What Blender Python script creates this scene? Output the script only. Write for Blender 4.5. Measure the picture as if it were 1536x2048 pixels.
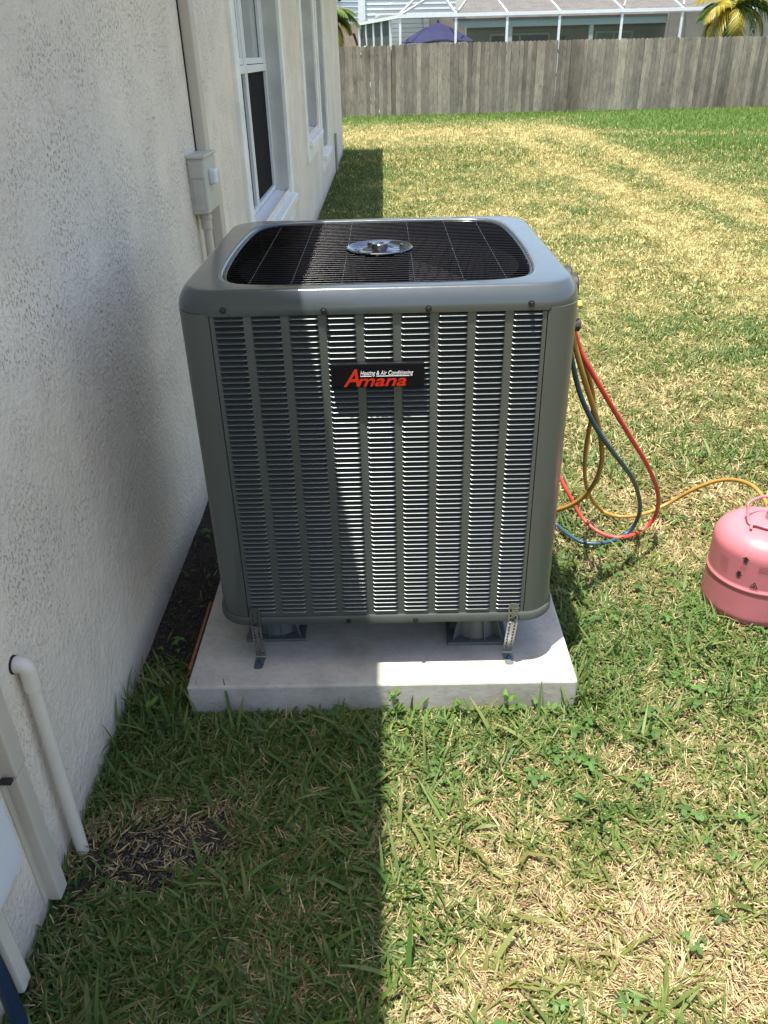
import bpy, bmesh, math, random
import numpy as np
from mathutils import Vector, Matrix

random.seed(7); rng = np.random.default_rng(11)
for o in list(bpy.data.objects): bpy.data.objects.remove(o)
S = bpy.context.scene
COL = S.collection
R = math.radians
H = 1.5                                   # eye height

# ------------------------------------------------------------------ camera
cam = bpy.data.cameras.new('camera'); cam_o = bpy.data.objects.new('camera', cam); COL.objects.link(cam_o)
cam.sensor_fit = 'VERTICAL'; cam.sensor_height = 36; cam.sensor_width = 27
cam.lens = 1583 / 2048 * 36; cam.clip_start = .02; cam.clip_end = 900
F = Vector((-3, -919, 1583)).normalized()
D = Vector((70, 2726, 1583)); D = (D - F * D.dot(F)).normalized()
Rt = D.cross(F)
M = Matrix((Rt, F, -D))                   # world <- camera (x right, y down, z forward)
cx, cy, cz = M.col[0], M.col[1], M.col[2]
cam_o.matrix_world = Matrix(((cx[0], -cy[0], -cz[0], 0), (cx[1], -cy[1], -cz[1], 0), (cx[2], -cy[2], -cz[2], H), (0, 0, 0, 1)))
S.camera = cam_o

# ------------------------------------------------------------------ light
SUN = Vector((-.138, -.135, 1)).normalized()     # towards the sun: nearly overhead, over the house, a little behind the viewer
w = bpy.data.worlds.new('World'); S.world = w; w.use_nodes = True
nt = w.node_tree; bg = nt.nodes['Background']
sky = nt.nodes.new('ShaderNodeTexSky'); sky.sky_type = 'NISHITA'; sky.sun_disc = False
sky.sun_elevation = math.asin(SUN.z); sky.sun_rotation = math.atan2(SUN.x, SUN.y)
sky.air_density = 1.0; sky.dust_density = 2.6; sky.ozone_density = 1.0
nt.links.new(sky.outputs[0], bg.inputs[0]); bg.inputs[1].default_value = .138
sl = bpy.data.lights.new('sun', 'SUN'); sl.energy = 5.0; sl.angle = R(.5); sl.color = (1, .955, .88)
so = bpy.data.objects.new('sun', sl); COL.objects.link(so); so.location = (0, 0, 30)
so.rotation_euler = SUN.to_track_quat('Z', 'Y').to_euler()
S.view_settings.view_transform = 'Standard'; S.view_settings.look = 'None'
S.view_settings.gamma = 1; S.view_settings.use_curve_mapping = False
S.view_settings.exposure = 1.22
S.render.engine = 'CYCLES'
S.cycles.max_bounces = 8; S.cycles.transparent_max_bounces = 12; S.cycles.use_denoising = True

# ------------------------------------------------------------------ pixel helper (photograph pixel -> point on a plane, used to place things)
def ray(x, y): return M @ Vector((x - 768, y - 1024, 1583))
def onY(x, y, Y):
    r = ray(x, y); p = r * (Y / r.y); return Vector((p.x, p.y, p.z + H))
def onX(x, y, X):
    r = ray(x, y); p = r * (X / r.x); return Vector((p.x, p.y, p.z + H))
def onZ(x, y, z):
    r = ray(x, y); p = r * ((z - H) / r.z); return Vector((p.x, p.y, z))

# ------------------------------------------------------------------ materials
class NT:
    def __init__(s, name):
        s.m = bpy.data.materials.new(name); s.m.use_nodes = True
        s.t = s.m.node_tree; s.b = s.t.nodes['Principled BSDF']; s.out = s.t.nodes['Material Output']
    def n(s, typ, **kw):
        nd = s.t.nodes.new('ShaderNode' + typ)
        for k, v in kw.items(): setattr(nd, k, v)
        return nd
    def l(s, a, b): s.t.links.new(a, b)
    def noise(s, scale, detail=3, rough=.55, vec=None, out=0):
        nd = s.n('TexNoise'); nd.inputs['Scale'].default_value = scale; nd.inputs['Detail'].default_value = detail
        nd.inputs['Roughness'].default_value = rough
        if vec is not None: s.l(vec, nd.inputs['Vector'])
        return nd.outputs[out]
    def coord(s, scale=None, kind='Object'):
        tc = s.n('TexCoord'); v = tc.outputs[kind]
        if scale:
            mp = s.n('Mapping'); mp.inputs['Scale'].default_value = scale; s.l(v, mp.inputs['Vector']); v = mp.outputs[0]
        return v
    def geo(s, scale=None):
        g = s.n('NewGeometry'); v = g.outputs['Position']
        if scale:
            mp = s.n('Mapping'); mp.inputs['Scale'].default_value = scale; s.l(v, mp.inputs['Vector']); v = mp.outputs[0]
        return v
    def ramp(s, fac, stops):
        r = s.n('ValToRGB'); e = r.color_ramp.elements
        while len(e) < len(stops): e.new(.5)
        for i, (p, c) in enumerate(stops):
            e[i].position = p; e[i].color = (*c, 1) if len(c) == 3 else c
        s.l(fac, r.inputs[0]); return r.outputs[0]
    def mix(s, fac, a, b, blend='MIX'):
        m = s.n('Mix', data_type='RGBA', blend_type=blend)
        for sock, v in ((m.inputs[0], fac), (m.inputs[6], a), (m.inputs[7], b)):
            if hasattr(v, 'default_value') or hasattr(v, 'is_linked'): s.l(v, sock)
            elif isinstance(v, (int, float)): sock.default_value = v
            else: sock.default_value = (*v, 1)
        return m.outputs[2]
    def math(s, op, a, b=None):
        m = s.n('Math', operation=op)
        for i, v in enumerate((a, b)):
            if v is None: continue
            if isinstance(v, (int, float)): m.inputs[i].default_value = v
            else: s.l(v, m.inputs[i])
        return m.outputs[0]
    def bump(s, h, strength=.5, dist=.005, normal=None):
        b = s.n('Bump'); b.inputs['Strength'].default_value = strength; b.inputs['Distance'].default_value = dist
        s.l(h, b.inputs['Height'])
        if normal is not None: s.l(normal, b.inputs['Normal'])
        s.l(b.outputs[0], s.b.inputs['Normal']); return b.outputs[0]
    def set(s, color=None, rough=None, metal=None, spec=None, coat=None):
        for k, v in (('Base Color', color), ('Roughness', rough), ('Metallic', metal), ('Specular IOR Level', spec), ('Coat Weight', coat)):
            if v is None: continue
            if isinstance(v, (int, float)): s.b.inputs[k].default_value = v
            elif isinstance(v, tuple): s.b.inputs[k].default_value = (*v, 1)
            else: s.l(v, s.b.inputs[k])
        return s

def simple(name, color, rough=.5, metal=0, var=.12, scale=12, bump=0, spec=None, coat=None, fine=None):
    """plain surface with a little dirt and tone variation so it is never perfectly flat"""
    t = NT(name); p = t.geo()
    n = t.noise(scale, 4, .6, p)
    dark = tuple(c * (1 - var) for c in color); light = tuple(min(1, c * (1 + var)) for c in color)
    c = t.ramp(n, [(.3, dark), (.7, light)])
    n2 = t.noise(scale * 9, 2, .6, p)
    t.set(c, None, metal, spec, coat)
    r = t.n('MapRange'); r.inputs[3].default_value = max(.02, rough - .07); r.inputs[4].default_value = min(1, rough + .09)
    t.l(n2, r.inputs[0]); t.l(r.outputs[0], t.b.inputs['Roughness'])
    if bump: t.bump(t.noise(fine or scale * 14, 3, .6, p), bump, .002)
    if coat: t.b.inputs['Coat Roughness'].default_value = .12
    return t.m

def mat_stucco():
    t = NT('stucco'); p = t.geo()
    v = t.geo((1, 1, .62))
    a = t.noise(150, 2, .5, v)
    pit0 = t.ramp(a, [(.58, (0, 0, 0)), (.645, (1, 1, 1))])               # short pits left by the trowel
    patch = t.ramp(t.noise(6.5, 4, .6, p), [(.40, (.06,) * 3), (.62, (1, 1, 1))])
    sz = t.n('SeparateXYZ'); t.l(p, sz.inputs[0]); up = t.n('MapRange'); up.inputs[1].default_value = .15; up.inputs[2].default_value = 1.0; up.inputs[3].default_value = .28; up.inputs[4].default_value = 1
    t.l(sz.outputs[2], up.inputs[0])
    pit = t.math('MULTIPLY', t.math('MULTIPLY', pit0, patch), up.outputs[0])
    lump = t.noise(60, 3, .6, p); f = t.noise(260, 3, .6, p); wav = t.noise(17, 2, .5, t.geo((1, 1, .5)))
    h = t.math('SUBTRACT', t.math('ADD', t.math('ADD', t.math('MULTIPLY', lump, .9), t.math('MULTIPLY', wav, .9)), t.math('MULTIPLY', f, .35)), t.math('MULTIPLY', pit, .7))
    t.bump(h, 1.0, .0065)
    tone = t.ramp(t.noise(2.2, 5, .65, p), [(.32, (.79, .695, .575)), (.66, (.87, .77, .64))])
    base = t.mix(t.math('MULTIPLY', pit, .62), tone, (.30, .265, .225))
    stain = t.ramp(t.noise(1.3, 4, .6, p), [(.35, (.90, .90, .91)), (.65, (1.04, 1.03, 1.0))])
    base = t.mix(1.0, base, stain, 'MULTIPLY')
    # splash dirt along the foot of the wall
    sx = t.n('SeparateXYZ'); t.l(p, sx.inputs[0])
    foot = t.n('MapRange'); foot.inputs[1].default_value = .0; foot.inputs[2].default_value = .16; foot.inputs[3].default_value = .55; foot.inputs[4].default_value = 0
    t.l(t.math('ADD', sx.outputs[2], t.math('MULTIPLY', t.noise(9, 3, .6, p), .07)), foot.inputs[0])
    base = t.mix(foot.outputs[0], base, (.2, .17, .13))
    t.set(base, .82, spec=.25)
    return t.m

def mat_concrete():
    t = NT('concrete'); p = t.geo()
    c = t.ramp(t.noise(5, 5, .65, p), [(.3, (.32, .303, .268)), (.5, (.43, .408, .365)), (.72, (.505, .48, .435))])
    streak = t.noise(14, 4, .6, t.geo((3.2, 5, 5)))
    c = t.mix(.5, c, t.ramp(streak, [(.33, (.82,) * 3), (.62, (1.05,) * 3)]), 'MULTIPLY')
    spots = t.noise(95, 2, .5, p)
    c = t.mix(t.ramp(spots, [(.26, (.5,) * 3), (.33, (0,) * 3)]), c, (.22, .21, .2))
    sx = t.n('SeparateXYZ'); t.l(p, sx.inputs[0])
    foot = t.n('MapRange'); foot.inputs[1].default_value = .0; foot.inputs[2].default_value = .075; foot.inputs[3].default_value = .6; foot.inputs[4].default_value = 0
    t.l(t.math('ADD', sx.outputs[2], t.math('MULTIPLY', t.noise(12, 3, .6, p), .04)), foot.inputs[0])
    c = t.mix(foot.outputs[0], c, (.27, .265, .23))
    t.set(c, .85, spec=.3)
    t.bump(t.math('ADD', t.noise(75, 4, .65, p), t.math('MULTIPLY', streak, .5)), .25, .003)
    return t.m

def mat_picket():
    t = NT('weathered_wood')
    oi = t.n('ObjectInfo'); p = t.coord()
    sh = t.n('VectorMath', operation='ADD'); cmb = t.n('CombineXYZ')
    t.l(t.math('MULTIPLY', oi.outputs['Random'], 40.0), cmb.inputs[0]); t.l(t.math('MULTIPLY', oi.outputs['Random'], 71.0), cmb.inputs[2])
    t.l(p, sh.inputs[0]); t.l(cmb.outputs[0], sh.inputs[1])
    mp = t.n('Mapping'); mp.inputs['Scale'].default_value = (1, 1, .10); t.l(sh.outputs[0], mp.inputs['Vector'])
    grain = t.noise(70, 4, .65, mp.outputs[0])
    blot = t.noise(2.4, 4, .6, sh.outputs[0])
    tone = t.ramp(oi.outputs['Random'], [(0, (.165, .15, .132)), (.3, (.225, .207, .18)), (.6, (.28, .258, .222)), (.85, (.34, .305, .255)), (1, (.20, .18, .158))])
    tone = t.mix(1.0, tone, t.ramp(t.noise(.55, 3, .6, t.geo((1, 1, .6))), [(.34, (.66, .63, .60)), (.52, (1, .98, .95)), (.7, (1.22, 1.2, 1.15))]), 'MULTIPLY')
    c = t.mix(.75, tone, t.ramp(grain, [(.3, (.50, .50, .50)), (.62, (1.2, 1.18, 1.13))]), 'MULTIPLY')
    c = t.mix(.8, c, t.ramp(blot, [(.3, (.66, .66, .68)), (.62, (1.12, 1.1, 1.05))]), 'MULTIPLY')
    vo = t.n('TexVoronoi'); vo.inputs['Scale'].default_value = 3.3; mp2 = t.n('Mapping'); mp2.inputs['Scale'].default_value = (1.6, .2, 1); t.l(sh.outputs[0], mp2.inputs[0]); t.l(mp2.outputs[0], vo.inputs['Vector'])
    c = t.mix(t.ramp(vo.outputs['Distance'], [(.05, (.85,) * 3), (.09, (0,) * 3)]), c, (.07, .055, .045))
    t.set(c, .9, spec=.15); t.bump(grain, .5, .004)
    return t.m

def mat_siding(name, color):
    t = NT(name); p = t.geo()
    c = t.ramp(t.noise(1.5, 3, .5, p), [(.3, tuple(x * .92 for x in color)), (.7, color)])
    t.set(c, .55); return t.m

def mat_ground():
    t = NT('lawn_soil'); at = t.n('Attribute', attribute_name='col'); p = t.geo()
    a = t.noise(55, 5, .7, p); b = t.noise(190, 4, .7, t.geo((1, .45, 1)))
    c = t.mix(1.0, at.outputs['Color'], t.ramp(a, [(.28, (.45, .44, .42)), (.5, (.9, .9, .88)), (.74, (1.35, 1.3, 1.2))]), 'MULTIPLY')
    c = t.mix(1.0, c, t.ramp(b, [(.32, (.5, .5, .5)), (.5, (.95, .95, .93)), (.7, (1.4, 1.36, 1.28))]), 'MULTIPLY')
    t.set(c, .95, spec=.1); t.bump(t.math('ADD', a, b), .8, .012)
    return t.m

def mat_blades(name, trans=.35, rough=.5):
    t = NT(name); at = t.n('Attribute', attribute_name='col')
    t.set(at.outputs['Color'], rough, spec=.3)
    tr = t.n('BsdfTranslucent'); t.l(t.mix(1.0, at.outputs['Color'], (1.15, 1.2, .7), 'MULTIPLY'), tr.inputs[0])
    ms = t.n('MixShader'); ms.inputs[0].default_value = trans
    t.l(t.b.outputs[0], ms.inputs[1]); t.l(tr.outputs[0], ms.inputs[2]); t.l(ms.outputs[0], t.out.inputs[0])
    return t.m

def mat_screen():
    t = NT('insect_screen'); tr = t.n('BsdfTransparent'); ms = t.n('MixShader')
    t.set((.09, .095, .095), .9, spec=.0); ms.inputs[0].default_value = .38
    t.l(tr.outputs[0], ms.inputs[1]); t.l(t.b.outputs[0], ms.inputs[2]); t.l(ms.outputs[0], t.out.inputs[0])
    return t.m

def mat_shingle():
    t = NT('roof_shingles'); p = t.geo()
    br = t.n('TexBrick'); br.inputs['Scale'].default_value = 1; br.inputs['Brick Width'].default_value = .3; br.inputs['Row Height'].default_value = .14; br.inputs['Mortar Size'].default_value = .008
    br.inputs['Color1'].default_value = (.105, .098, .09, 1); br.inputs['Color2'].default_value = (.14, .13, .12, 1); br.inputs['Mortar'].default_value = (.17, .15, .135, 1)
    t.l(p, br.inputs['Vector'])
    t.set(t.mix(.5, br.outputs[0], t.ramp(t.noise(3, 3, .6, p), [(.3, (.8,) * 3), (.7, (1.15,) * 3)]), 'MULTIPLY'), .95, spec=.1)
    return t.m

MT = dict(
    stucco=mat_stucco(), concrete=mat_concrete(), picket=mat_picket(), ground=mat_ground(), screen=mat_screen(), shingle=mat_shingle(),
    trim=simple('cream_trim_paint', (.80, .78, .71), .7, bump=.25, scale=6),
    reveal=simple('skylit_reveal_tone', (.56, .55, .51), .75, bump=.25, scale=5),  # wall paint greyed: its skylit tone is put into the colour
    vinyl=simple('white_window_frame', (.78, .78, .76), .35, var=.05),
    cabinet=simple('grey_cabinet_paint', (.104, .114, .106), .34, metal=.3, var=.05, scale=4, bump=.05, fine=320, coat=.28),
    cap=simple('grey_cap_paint', (.074, .086, .088), .17, metal=.35, var=.05, scale=4, bump=.03, fine=250, coat=.35),
    pan=simple('dark_base_pan', (.075, .082, .075), .4, metal=.3),
    black=simple('black_coated_wire', (.0025, .0025, .0035), .15, var=.2, spec=.22),
    coil=simple('shaded_interior_black', (.006, .006, .0065), .8, var=.3),  # near black on coil, fan and shroud: shade inside the unit as colour
    chrome=simple('polished_motor_plate', (.24, .24, .25), .08, metal=1, var=.1),
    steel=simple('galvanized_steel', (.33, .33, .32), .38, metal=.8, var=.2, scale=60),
    steel_shade=simple('shaded_strap_steel', (.26, .26, .245), .36, metal=.8, var=.25, scale=50),  # strap steel darkened in colour for the strap in shade
    screw=simple('dark_zinc_screw', (.05, .05, .05), .3, metal=.8),
    bluebolt=simple('blue_anchor_bolt', (.03, .09, .22), .35, metal=.5),
    plastic=simple('grey_riser_plastic', (.10, .112, .112), .42, var=.08),
    badge=simple('black_badge', (.003, .003, .005), .35, spec=.25),
    red=simple('red_letter', (.50, .022, .006), .35, var=.06),
    white=simple('white_letter', (.8, .8, .8), .5, var=.03),
    beige=simple('beige_cover_plastic', (.55, .49, .395), .5, var=.05, scale=5),
    greybox=simple('grey_beige_box_plastic', (.50, .465, .40), .5, var=.05, scale=8),
    pvc=simple('painted_pvc', (.66, .60, .50), .48, var=.05, scale=10, bump=.1, fine=90),
    white_plastic=simple('white_plastic', (.66, .67, .68), .45, var=.05, scale=8),
    dark_gap=simple('black_caulk', (.012, .012, .013), .9),
    navy=simple('navy_insulation', (.012, .028, .06), .5, var=.2),
    pink=simple('pink_enamel', (.44, .145, .165), .36, var=.07, scale=9, coat=.05, spec=.3, bump=.03, fine=160),
    ink=simple('black_print', (.02, .015, .015), .55),
    faint_ink=simple('faint_print', (.33, .09, .115), .5),
    h_red=simple('red_hose_rubber', (.50, .045, .035), .42, var=.12, scale=25),
    h_blue=simple('blue_hose_rubber', (.022, .060, .090), .42, var=.15, scale=25),
    h_yel=simple('mustard_hose_rubber', (.34, .18, .032), .42, var=.15, scale=25),
    yellow=simple('yellow_knob', (.45, .38, .06), .4),
    brass=simple('brushed_valve_metal', (.45, .45, .44), .3, metal=.9),
    alu=simple('white_aluminium', (.74, .76, .76), .4, var=.05),
    navy_cloth=simple('navy_umbrella_cloth', (.034, .036, .125), .85, var=.12, scale=3),
    rust=simple('rusty_flat_bar', (.20, .085, .04), .8, var=.3, scale=40),
    siding_w=mat_siding('white_lap_siding', (.74, .77, .80)), siding_g=mat_siding('pale_green_siding', (.62, .66, .62)),
    wall_t=simple('tan_house_paint', (.40, .355, .30), .85, scale=2), wall_p=simple('peach_house_paint', (.82, .55, .40), .85, scale=2),
    fascia=simple('pale_green_fascia', (.62, .72, .68), .5, var=.04, scale=2),
    glass=simple('dark_window_glass', (.012, .014, .015), .05, spec=.6),
    glass_up=simple('pale_window_glass', (.30, .33, .32), .06, spec=.7, var=.05, scale=1.5),
    mesh_dark=simple('dark_insect_mesh', (.012, .012, .013), .85, var=.2, scale=3, spec=.1),
    darkroom=simple('dark_interior', (.01, .01, .01), .9),
    shade_panel=simple('dark_shade_cloth', (.05, .055, .06), .8),
    trunk=simple('palm_trunk_bark', (.16, .12, .09), .95, var=.3, scale=14, bump=.6),
    blades=mat_blades('grass_blades', .34), straw=mat_blades('straw', .15, .65), frond=mat_blades('palm_frond', .3, .4),
    soil=simple('bare_dark_soil', (.075, .067, .060), .95, var=.45, scale=60, bump=1.0, fine=260),
)

# ------------------------------------------------------------------ object helpers
W = {}                                              # world location of each parent
def reg(o, loc): W[o.name] = Vector(loc)
def thing(name, label, cat, loc, group=None):
    o = bpy.data.objects.new(name, None); o.empty_display_size = .1; COL.objects.link(o)
    o.location = loc; o['label'] = label; o['category'] = cat
    if group: o['group'] = group
    reg(o, loc); return o
def tag(o, label=None, cat=None, group=None, kind=None):
    for k, v in (('label', label), ('category', cat), ('group', group), ('kind', kind)):
        if v: o[k] = v
    return o
def obj(name, data, mat, parent=None, loc=None):
    """data: (verts, faces) in world metres or a bmesh; links ONE mesh object"""
    base = Vector(loc) if loc is not None else (W[parent.name] if parent is not None else None)
    me = bpy.data.meshes.new(name)
    smooth = True
    if isinstance(data, bmesh.types.BMesh):
        data.to_mesh(me); data.free()
    else: me.from_pydata([tuple(v) for v in data[0]], [], data[1])
    if base is None:
        co = np.empty(len(me.vertices) * 3); me.vertices.foreach_get('co', co); co = co.reshape(-1, 3)
        c = (co.min(0) + co.max(0)) / 2; base = Vector((c[0], c[1], co[:, 2].min()))
    me.transform(Matrix.Translation(-base))
    o = bpy.data.objects.new(name, me); COL.objects.link(o); me.materials.append(MT[mat])
    if parent is not None:
        o.parent = parent; o.location = base - W[parent.name]
    else: o.location = base
    reg(o, base); return o
def smooth(o, ang=40):
    me = o.data; me.polygons.foreach_set('use_smooth', [True] * len(me.polygons))
    me.set_sharp_from_angle(angle=R(ang)); return o
def box(bm, x0, x1, y0, y1, z0, z1, bev=0, seg=2):
    b2 = bmesh.new(); bmesh.ops.create_cube(b2, size=1)
    for v in b2.verts: v.co = Vector(((x0 + x1) / 2 + v.co.x * (x1 - x0), (y0 + y1) / 2 + v.co.y * (y1 - y0), (z0 + z1) / 2 + v.co.z * (z1 - z0)))
    if bev: bmesh.ops.bevel(b2, geom=b2.edges[:], offset=bev, segments=seg, profile=.5, affect='EDGES')
    join(bm, b2); return bm
def join(bm, b2):
    me = bpy.data.meshes.new('tmp'); b2.to_mesh(me); b2.free(); bm.from_mesh(me); bpy.data.meshes.remove(me)
def B(*boxes, bev=0):
    bm = bmesh.new()
    for b in boxes: box(bm, *b[:6], bev=b[6] if len(b) > 6 else bev)
    return bm
def catmull(pts, n=8):
    P = [Vector(p) for p in pts]; P = [2 * P[0] - P[1]] + P + [2 * P[-1] - P[-2]]; out = []
    for i in range(1, len(P) - 2):
        for k in range(n):
            t = k / n; a, b, c, d = P[i - 1:i + 3]
            out.append(.5 * ((2 * b) + (c - a) * t + (2 * a - 5 * b + 4 * c - d) * t * t + (3 * b - a - 3 * c + d) * t ** 3))
    out.append(P[-2]); return out
def tube(pts, r, n=8, cap=True):
    pts = [Vector(p) for p in pts]; V = []; Fc = []
    t0 = (pts[1] - pts[0]).normalized(); u = t0.orthogonal().normalized()
    for i, p in enumerate(pts):
        t = (pts[min(i + 1, len(pts) - 1)] - pts[max(i - 1, 0)]).normalized()
        u = (u - t * u.dot(t)).normalized(); v = t.cross(u)
        rr = r[i] if isinstance(r, (list, tuple)) else r
        V += [p + (u * math.cos(a) + v * math.sin(a)) * rr for a in (2 * math.pi * k / n for k in range(n))]
    for i in range(len(pts) - 1):
        for k in range(n): Fc.append((i * n + k, i * n + (k + 1) % n, (i + 1) * n + (k + 1) % n, (i + 1) * n + k))
    if cap: Fc.append(tuple(range(n))[::-1]); Fc.append(tuple(range((len(pts) - 1) * n, len(pts) * n)))
    return V, Fc
def lathe(prof, c, n=32, axis='Z'):
    V = []; Fc = []; c = Vector(c)
    for r, h in prof:
        for k in range(n):
            a = 2 * math.pi * k / n
            q = Vector((r * math.cos(a), r * math.sin(a), h))
            if axis == 'Y': q = Vector((q.x, h, q.y))
            if axis == 'X': q = Vector((h, q.x, q.y))
            V.append(c + q)
    for i in range(len(prof) - 1):
        for k in range(n): Fc.append((i * n + k, i * n + (k + 1) % n, (i + 1) * n + (k + 1) % n, (i + 1) * n + k))
    Fc.append(tuple(range(n))[::-1]); Fc.append(tuple(range((len(prof) - 1) * n, len(prof) * n)))
    return V, Fc
def merge(*parts):
    V = []; Fc = []
    for v, f in parts:
        k = len(V); V += list(v); Fc += [tuple(i + k for i in q) for q in f]
    return V, Fc
def fixn(o):
    bm = bmesh.new(); bm.from_mesh(o.data); bmesh.ops.recalc_face_normals(bm, faces=bm.faces[:]); bm.to_mesh(o.data); bm.free(); return o
def text(name, body, size, mat, parent, loc, shear=.0, offset=0, extrude=.0006, width=None, rot=(R(90), 0, 0), align='LEFT'):
    cu = bpy.data.curves.new('t', 'FONT'); cu.body = body; cu.size = size; cu.shear = shear; cu.offset = offset; cu.extrude = extrude; cu.align_x = align
    to = bpy.data.objects.new('t', cu); COL.objects.link(to)
    dg = bpy.context.evaluated_depsgraph_get(); me = bpy.data.meshes.new_from_object(to.evaluated_get(dg)); bpy.data.objects.remove(to)
    me.name = name
    if width:
        xs = [v.co.x for v in me.vertices]; s = width / (max(xs) - min(xs)); x0 = min(xs)
        for v in me.vertices: v.co.x = (v.co.x - x0) * s
    o = bpy.data.objects.new(name, me); COL.objects.link(o); me.materials.clear(); me.materials.append(MT[mat])
    o.parent = parent; o.location = Vector(loc) - W[parent.name]; o.rotation_euler = rot; return o

# value noise for numpy maps
_lat = rng.random((256, 256))
def vn(x, y):
    xi = np.floor(x).astype(int); yi = np.floor(y).astype(int); fx = x - xi; fy = y - yi
    fx = fx * fx * (3 - 2 * fx); fy = fy * fy * (3 - 2 * fy); g = lambda a, b: _lat[a % 256, b % 256]
    return (g(xi, yi) * (1 - fx) + g(xi + 1, yi) * fx) * (1 - fy) + (g(xi, yi + 1) * (1 - fx) + g(xi + 1, yi + 1) * fx) * fy
def fbm(x, y, s, o=4):
    v = 0; a = .5; t = 0
    for i in range(o): v = v + a * vn(x / s + 17.3 * i, y / s + 5.1 * i); t += a; a *= .55; s /= 2.1
    return v / t

# ------------------------------------------------------------------ lawn maps
WX = -.72                                                # face of the house wall
SX0, SX1, SY0, SY1, SZ = -.54, .471, 1.542, 2.56, .091   # concrete pad
G = lambda x, c, s: np.exp(-((x - c) / s) ** 2)
sig = lambda x: 1 / (1 + np.exp(-np.clip(x, -30, 30)))
def dryness_shade(x, y):
    n = fbm(x, y, .9) - .5; n2 = fbm(x + 31, y + 7, .22, 3) - .5
    p = .50 + 1.1 * n + .9 * n2
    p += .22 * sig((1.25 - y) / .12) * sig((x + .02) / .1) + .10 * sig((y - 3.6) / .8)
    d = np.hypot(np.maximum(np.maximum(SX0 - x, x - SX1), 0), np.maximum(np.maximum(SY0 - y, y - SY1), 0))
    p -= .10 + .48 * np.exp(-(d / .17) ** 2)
    p -= .42 * sig((.0 - x) / .06) * sig((4 - y) / .5)  # less straw inside the house shadow: its shade put into the grass colour
    p -= .38 * sig((-.01 - x) / .05) * sig((15.6 - y) / .3) * sig((y - 3) / .5)  # same darker green painted along the far eave shadow
    p += .45 * np.exp(-((x + .50) / .16) ** 2 - ((y - 1.16) / .12) ** 2) + .38 * np.exp(-((x + .30) / .2) ** 2 - ((y - .86) / .14) ** 2)
    # mower wheel tracks, parallel with the house, and the scorched strip before the fence
    wob = .25 * (fbm(y, x * 0 + 3, 3.) - .5)
    p += (.75 * G(x, 3.78 + wob, .26) + .60 * G(x, 2.68 + wob, .24)) * sig((y - 6.5) / .8) * sig((20.5 - y) / .8)
    p += .33 * G(y, 18.6, 2.0) * sig((4.2 - x) / .7)
    lush = sig((x - 4.35 - .7 * (fbm(y, x, 1.7) - .5) * 2) / .55) * sig((y - 13.6 - 1.1 * (fbm(x, y, 1.3) - .5) * 2) / 1.1)
    band = .75 * np.exp(-((y - 17.2 + .35 * (x - 6)) / .5) ** 2)
    lush = np.clip(lush - band, 0, 1)
    lush = np.maximum(lush, .85 * sig((y - 21.6) / .5))
    p = p * (1 - lush) + lush * (.02 + .25 * n2)
    return np.clip(p, .02, .98), lush
def bare(x, y, both=False):                                          # soil showing: by the pipes, and behind the pad against the wall
    n = fbm(x + 3, y + 9, .13, 3) - .5
    a = np.exp(-(((x + .50) / .115) ** 2 + ((y - 1.14) / .075) ** 2)) + .9 * np.exp(-(((x + .56) / .07) ** 2 + ((y - 1.09) / .05) ** 2))
    b = sig((-.50 - x) / .02) * sig((y - 1.72) / .05) * sig((3.1 - y) / .1)
    c = .7 * np.exp(-((x + .67) / .03) ** 2) * sig((1.3 - y) / .1)
    a = np.clip(a + 2.6 * n * (a > .05), 0, 1); b = np.clip(b * 1.3, 0, 1)
    return (np.clip(np.maximum(np.maximum(a, b), c), 0, 1), b) if both else np.clip(np.maximum(np.maximum(a, b), c), 0, 1)

def axis(parts):
    out = []
    for a, b, st in parts: out += list(np.arange(a, b - 1e-6, st))
    return np.array(out + [parts[-1][1]])
gx = axis([(-300, -40, 65), (-40, -8, 4), (-8, -.8, .4), (-.8, 2.4, .025), (2.4, 5, .1), (5, 14, .2), (14, 40, 2), (40, 300, 65)])
gy = axis([(-120, -8, 14), (-8, .2, .4), (.2, 3.6, .025), (3.6, 9, .08), (9, 26, .16), (26, 60, 2), (60, 600, 60)])
XX, YY = np.meshgrid(gx, gy)
p_dry_shade, p_lush = dryness_shade(XX, YY); p_bare = bare(XX, YY)
ZZ = (fbm(XX, YY, .16, 3) - .5) * .016 * (np.abs(XX) < 3) * (YY < 5) - .006
ZZ += .012 * np.exp(-(((XX + .42) / .06) ** 2 + ((YY - 1.17) / .05) ** 2))
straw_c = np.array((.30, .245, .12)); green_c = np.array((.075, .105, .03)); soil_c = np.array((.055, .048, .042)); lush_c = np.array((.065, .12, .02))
cc = straw_c * p_dry_shade[..., None] + green_c * (1 - p_dry_shade[..., None])
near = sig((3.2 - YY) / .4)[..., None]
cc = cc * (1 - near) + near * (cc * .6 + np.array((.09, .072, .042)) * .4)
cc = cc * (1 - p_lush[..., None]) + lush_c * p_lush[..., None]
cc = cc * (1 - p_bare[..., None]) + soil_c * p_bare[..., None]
nx, ny = len(gx), len(gy)
idx = np.arange(nx * ny).reshape(ny, nx)
quads = np.stack([idx[:-1, :-1], idx[:-1, 1:], idx[1:, 1:], idx[1:, :-1]], -1).reshape(-1, 4)
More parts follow.
